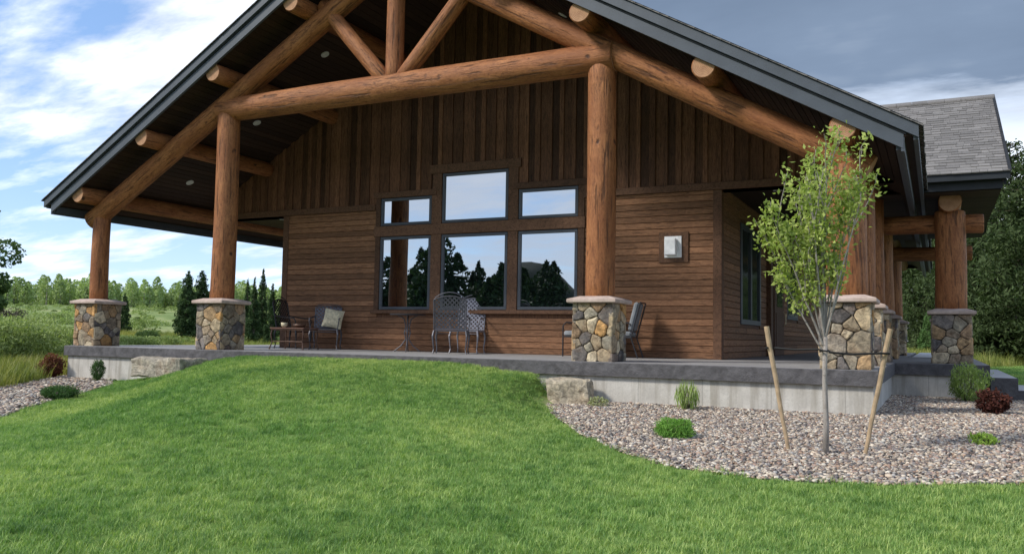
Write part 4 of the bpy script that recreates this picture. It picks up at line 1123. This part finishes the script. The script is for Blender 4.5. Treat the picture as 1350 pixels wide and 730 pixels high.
# far aspen wood
P=[];T=[];tr=MB()
for i in range(420):
    px=rg.uniform(-160,420); d=rg.uniform(160,205); x,y=polar(px,d); h=rg.uniform(3.0,5.5)*(1.15 if rg.random()<.15 else 1); w=h*rg.uniform(.35,.6); m_=380; z=float(gz(x,y))
    f=rg.uniform(.08,1,m_); rad=w/2*np.sin(PI*np.clip(f*.85+.12,0,1))**.7*rg.uniform(.2,1,m_)**.5; a=rg.uniform(0,6.28,m_)
    P.append(np.stack([x+np.cos(a)*rad,y+np.sin(a)*rad,z+f*h],-1)); T.append(np.clip(rg.uniform(.2,.9)+.25*(f-.5)+rg.normal(0,.12,m_),0,1))
    tr.tube([(x,y,z),(x,y,z+h*.8)],[.12,.04],5,cap=False)
V,Fq=cards(np.concatenate(P),.42,rg,.7); o=np_mesh('aspen_woodland',V,Fq,'aspen_leaf',tint=np.concatenate(T)); tag(o,'distant belt of light green aspens along the top of the hill','woodland',kind='stuff')
o=tr.build('aspen_trunks','pale_bark'); tag(o,'thin pale trunks within the distant aspen belt','woodland',kind='stuff')
# pines on the right
ct(1335,50,11.3,7.0,41,'tall bushy dark green pine at the right edge of the photo',name='pine_tree',mat='pine_leaf',n=26000,leaf=.26,pine=True)
ct(1290,54,10.2,6.0,42,'bushy dark pine right of the lone stone pier',name='pine_tree',mat='pine_leaf',n=24000,leaf=.26,pine=True)
ct(1380,44,9.5,6.0,43,'pine beyond the right edge reaching into the frame',name='pine_tree',mat='pine_leaf',n=18000,leaf=.26,pine=True)
ct(1222,72,10.5,6.5,44,'dark pine seen under the wing roof between the far posts',name='pine_tree',mat='pine_leaf',n=20000,leaf=.30,pine=True)
ct(1190,80,11.5,6.5,45,'dark pine behind the row of side posts',name='pine_tree',mat='pine_leaf',n=16000,leaf=.32,pine=True)
ct(1258,78,11.5,6.5,46,'dark pine directly behind the lone pier',name='pine_tree',mat='pine_leaf',n=16000,leaf=.32,pine=True)
ct(1222,60,2.9,1.9,47,'small bright green young pine between the far posts',name='young_pine',mat='young_pine_leaf',n=6000,leaf=.16,full=.7)
ct(1310,44,2.4,2.6,48,'low dark pine bough mass under the big pine, beside the lawn',name='pine_tree',mat='pine_leaf',n=9000,leaf=.2,pine=True)
# woods behind the photographer (seen mirrored in the windows)
rg=np.random.default_rng(77); P=[];T=[]
for i in range(240):
    y=rg.uniform(-64,-48); x=rg.uniform(-75,8) if i<200 else rg.uniform(8,70); h=rg.uniform(7.6,9.4)*(1.16 if rg.random()<.10 else 1)
    xr=x+(-y-56)*.5
    if -24<xr<-10: h*=.62
    h*=rg.uniform(.8,1.15); w=h*rg.uniform(.35,.65); z=float(gz(x,y)); m_=1500
    f=rg.uniform(.0,1,m_)**1.2; rad=w/2*(1-f**1.6)**.75*rg.uniform(.2,1,m_)**.5*(1+.25*np.sin(f*40+i)); a=rg.uniform(0,6.28,m_)
    P.append(np.stack([x+np.cos(a)*rad,y+np.sin(a)*rad,z+f*h],-1)); T.append(rg.uniform(0,.5,m_))
m_=60000; x=rg.uniform(-80,70,m_); y=-52-rg.uniform(0,6,m_); P.append(np.stack([x,y,gz(x,y)+rg.uniform(0,1,m_)**1.3*(np.where((x+(-y-56)*.5>-24)&(x<-8),5.0,6.6)+.8*np.sin(x*.9)+.6*np.sin(x*.37))],-1)); T.append(rg.uniform(0,.4,m_))
V,Fq=cards(np.concatenate(P),.5,rg,.5); o=np_mesh('conifer_forest',V,Fq,'conifer_leaf',tint=np.concatenate(T)); tag(o,'dark conifer belt mirrored in the big windows','woodland',kind='stuff')
# distant mountain mirrored in the right window
mx_=np.linspace(-520,160,120); my_=np.linspace(-620,-330,40); X,Y=np.meshgrid(mx_,my_,indexing='ij')
Z=np.zeros_like(X)-3
for (cx,cy,h,sx,sy) in ((-203,-440,14.5,20,60),(-180,-450,10.5,34,60),(-232,-450,9.5,26,50),(-140,-450,8,44,60),(-60,-460,10,60,60),(-300,-470,10,80,60),(60,-470,26,60,60),(-225,-450,26,30,50)):
    Z+=h*np.maximum(0,1-np.sqrt(((X-cx)/(sx*1.9))**2+((Y-cy)/(sy*1.6))**2))
for i in range(X.shape[0]):
    for j in range(X.shape[1]): Z[i,j]+=(mnoise.fractal(Vector((X[i,j]*.03,Y[i,j]*.03,0)),1,2,4)*6.5)*min(1,max(0,(Z[i,j]+3)/12))
I=np.arange(X.size).reshape(X.shape); Fq=np.stack([I[:-1,:-1],I[1:,:-1],I[1:,1:],I[:-1,1:]],-1).reshape(-1,4)
o=np_mesh('mountain',np.stack([X,Y,Z],-1).reshape(-1,3),Fq,'mountain_soil',smooth=True); tag(o,kind='structure')

# ------------------------------------------------------------------ staked sapling
SXP,SYP=7.47,-3.52; SZ=float(gz(SXP,SYP))
t=empty('aspen_sapling',(SXP,SYP,SZ),0,'young multi stemmed sapling with fresh green leaves tied between two stakes','tree')
rs=random.Random(12); mb=MB(); tips=[]
def v3(*a): return Vector(a)
trunk_top=Vector((0.005,.0,1.12))
mb.tube([(0,0,-.03),(.008,0,.3),(-.004,.005,.7),tuple(trunk_top)],[.032,.026,.023,.021],9)
stems=[]
def grow(p,d,L,r_,depth):
    n=5; pts=[p.copy()]; rad=[r_]; q=p.copy(); dd=d.copy()
    for i in range(n):
        dd=(dd+Vector((rs.uniform(-.09,.09),rs.uniform(-.09,.09),.07 if depth<2 else .03))).normalized(); q=q+dd*L/n; pts.append(q.copy()); rad.append(r_*(1-.75*(i+1)/n)+.0015)
        if depth<3:
            cnt=rs.choice((0,1,2,2)) if depth==0 else rs.choice((0,1,1))
            if i==0 and depth==0: cnt=0
            for _ in range(cnt):
                a=rs.uniform(0,6.28); s=Vector((math.cos(a),math.sin(a),rs.uniform(.6,1.4))).normalized()
                grow(q.copy(),(dd*.7+s*.6).normalized(),L*rs.uniform(.14,.40),r_*.45,depth+1+(depth==0))
        if depth>=2 or i>=3: tips.append((q.copy(),dd.copy()))
    mb.tube(pts,rad,5,cap=False); 
for (ax_,L,r_,zb) in ((-44,1.05,.010,.95),(-31,1.25,.012,1.0),(-19,1.42,.013,1.08),(-8,1.56,.015,1.1),(1,1.48,.016,1.12),(7,1.45,.013,1.1),(14,1.38,.012,1.1),(22,1.2,.011,1.08),(-10,1.1,.010,1.1),(10,1.1,.010,1.1),(-20,.9,.009,1.05),(3,1.0,.009,1.1)):
    a=R(ax_*.78); az=rs.uniform(-.5,.5)
    hd=R2.copy(); hd.z=0; hd.normalize(); dp=Vector((-hd.y,hd.x,0))
    d=(hd*math.sin(a)+dp*math.sin(az)*.3+Vector((0,0,math.cos(a)))).normalized()
    grow(Vector((0,0,zb)),d,L,r_,0)
mb.build('trunk','pale_bark',t,smooth=True)
rg=np.random.default_rng(8); P=[];T=[]
for (q,d) in tips:
    m_=rg.integers(2,6)
    for _ in range(m_):
        P.append([q.x+rg.normal(0,.045),q.y+rg.normal(0,.045),q.z+rg.normal(0,.042)]); T.append(rg.uniform(.1,1))
P=np.array(P); print('sapling leaves',len(P))
V,Fq=cards(P,.054,rg,.48,((0,0,-.6),.25)); np_mesh('leaf_cluster',V,Fq,'sapling_leaf',tint=np.array(T),parent=t)
def stake(x0,y0,x1,y1,z1,label,r0=.023):
    z0=float(gz(x0,y0))-.03; mb=MB(); a=Vector((x0,y0,z0)); b=Vector((x1,y1,z1)); o_=a.copy()
    n=7; pts=[(a.lerp(b,i/n)-o_)+Vector((.003*math.sin(i*1.9),.003*math.cos(i*2.3),0)) for i in range(n+1)]
    mb.tube(pts,[r0*.82+ .006*i/n for i in range(n+1)],10); o=mb.build('wooden_stake','stake_wood',loc=a,smooth=False); return tag(o,label,'stake','stakes holding the sapling')
# heights from the photograph: tops about 1.2 m above the pebbles
sL=stake(7.14,-3.50,6.93,-3.52,.495,'leaning wooden stake left of the sapling')
sR=stake(7.80,-3.46,8.04,-3.44,.485,'leaning wooden stake right of the sapling')
mb=MB(); zt1=.285
mb.tube([(6.935,-3.56,zt1),(6.975,-3.47,zt1),(7.02,-3.53,zt1),(7.2,-3.545,zt1-.012),(7.42,-3.555,zt1-.004)],.0105,6)
mb.tube([(7.42,-3.555,zt1-.004),(7.45,-3.575,zt1-.015),(7.505,-3.565,zt1-.02),(7.51,-3.48,zt1-.02),(7.44,-3.48,zt1-.018),(7.43,-3.56,zt1-.024)],.009,6)
mb.tube([(7.51,-3.555,zt1-.03),(7.7,-3.525,zt1-.045),(7.95,-3.50,zt1-.03),(8.03,-3.47,zt1-.03),(8.02,-3.42,zt1-.03),(7.95,-3.42,zt1-.03),(7.94,-3.49,zt1-.028)],.0105,6)
tag(mb.build('tie_strap','black_rubber'),'black rubber strap tying the sapling trunk to both stakes','strap')

# ------------------------------------------------------------------ sky
W=bpy.data.worlds.new('World'); scene.world=W; W.use_nodes=True; nt=W.node_tree; nt.nodes.clear()
class WN(NT):
    def __init__(s,t): s.t=t
wn=WN(nt); out=nt.nodes.new('ShaderNodeOutputWorld'); bg=nt.nodes.new('ShaderNodeBackground')
sky=wn.n('ShaderNodeTexSky',sky_type='NISHITA'); sky.sun_disc=False
sky.sun_elevation=math.asin(SUN_DIR.z); sky.sun_rotation=math.atan2(SUN_DIR.x,SUN_DIR.y); sky.altitude=1800; sky.air_density=1.0; sky.dust_density=.8; sky.ozone_density=1.5
tc=wn.n('ShaderNodeTexCoord'); sp=wn.n('ShaderNodeSeparateXYZ'); wn.link(tc.outputs['Generated'],sp.inputs[0])
zc=wn.math('ADD',wn.math('MAXIMUM',sp.outputs[2],0.0),.16)
cx_=wn.math('DIVIDE',sp.outputs[0],zc); cy_=wn.math('DIVIDE',sp.outputs[1],zc)
cb=wn.n('ShaderNodeCombineXYZ'); wn.link(cx_,cb.inputs[0]); wn.link(cy_,cb.inputs[1])
# streaks stretched along one wind direction
mp=wn.n('ShaderNodeMapping'); mp.inputs['Rotation'].default_value=(0,0,R(28)); mp.inputs['Scale'].default_value=(.55,1.25,1); mp.inputs['Location'].default_value=(3.1,1.7,0); wn.link(cb.outputs[0],mp.inputs[0])
n1=wn.noise(mp.outputs[0],1.05,7,.58,.25); n2=wn.noise(mp.outputs[0],4.5,6,.6,.1); n3=wn.noise(cb.outputs[0],.9,5,.55)
dens=wn.math('ADD',wn.math('MULTIPLY',n1,.66),wn.math('MULTIPLY',n2,.34))
mask=wn.ramp(dens,[(.46,0.),(.55,.6),(.64,1.)])
# storm bank: covers the right (east) side above about 8 degrees
e=wn.n('ShaderNodeVectorMath',operation='DOT_PRODUCT'); wn.link(tc.outputs['Generated'],e.inputs[0]); 
sd=(Fv+R2*.55+Uv*.40).normalized(); e.inputs[1].default_value=tuple(sd)
wob=wn.math('MULTIPLY',wn.math('SUBTRACT',n3,.5),.22)
storm=wn.ramp(wn.math('ADD',e.outputs['Value'],wob),[(.80,0.),(.93,1.)])
low=wn.ramp(wn.math('ADD',sp.outputs[2],wn.math('MULTIPLY',wn.math('SUBTRACT',n2,.5),.10)),[(.20,0.),(.27,1.)])
storm=wn.math('MULTIPLY',storm,low)
shade=wn.ramp(wn.math('ADD',wn.math('MULTIPLY',n3,.5),wn.math('MULTIPLY',n2,.5)),[(.38,(3.4,3.8,4.6)),(.47,(5.4,5.7,6.4)),(.58,(7.9,8.1,8.4))])
stormc=wn.ramp(wn.math('ADD',wn.math('MULTIPLY',n3,.6),wn.math('MULTIPLY',n1,.4)),[(.38,(.95,1.32,1.95)),(.52,(1.3,1.75,2.5)),(.68,(2.7,3.2,3.9))])
sy_=wn.ramp(wn.math('ADD',wn.math('MULTIPLY',sp.outputs[1],-1.0),wn.math('MULTIPLY',wn.math('SUBTRACT',n2,.5),1.1)),[(.62,0.),(.95,1.)]); skc=wn.mix(.45,sky.outputs[0],(1.9,3.3,6.0)); c=wn.mix(mask,skc,shade); c=wn.mix(wn.math('MULTIPLY',sy_,.75),c,(4.9,5.2,6.0))
# brighter white near the horizon
hz=wn.ramp(sp.outputs[2],[(0.,.55),(.22,0.)]); c=wn.mix(wn.math('MULTIPLY',hz,.5),c,(5.2,6.2,7.4))
c=wn.mix(storm,c,stormc)
e2=wn.n('ShaderNodeVectorMath',operation='DOT_PRODUCT'); wn.link(tc.outputs['Generated'],e2.inputs[0]); e2.inputs[1].default_value=tuple((Fv+R2*.62+Uv*.12).normalized())
lowband=wn.math('MULTIPLY',wn.ramp(e2.outputs['Value'],[(.90,0.),(.975,1.)]),wn.math('SUBTRACT',1.0,low)); c=wn.mix(wn.math('MULTIPLY',lowband,.85),c,(6.6,7.0,7.5))
wn.link(c,bg.inputs[0]); bg.inputs[1].default_value=.118; wn.link(bg.outputs[0],out.inputs[0])
scene.cycles.max_bounces=7; scene.cycles.transparent_max_bounces=4; scene.cycles.diffuse_bounces=3; scene.cycles.glossy_bounces=3
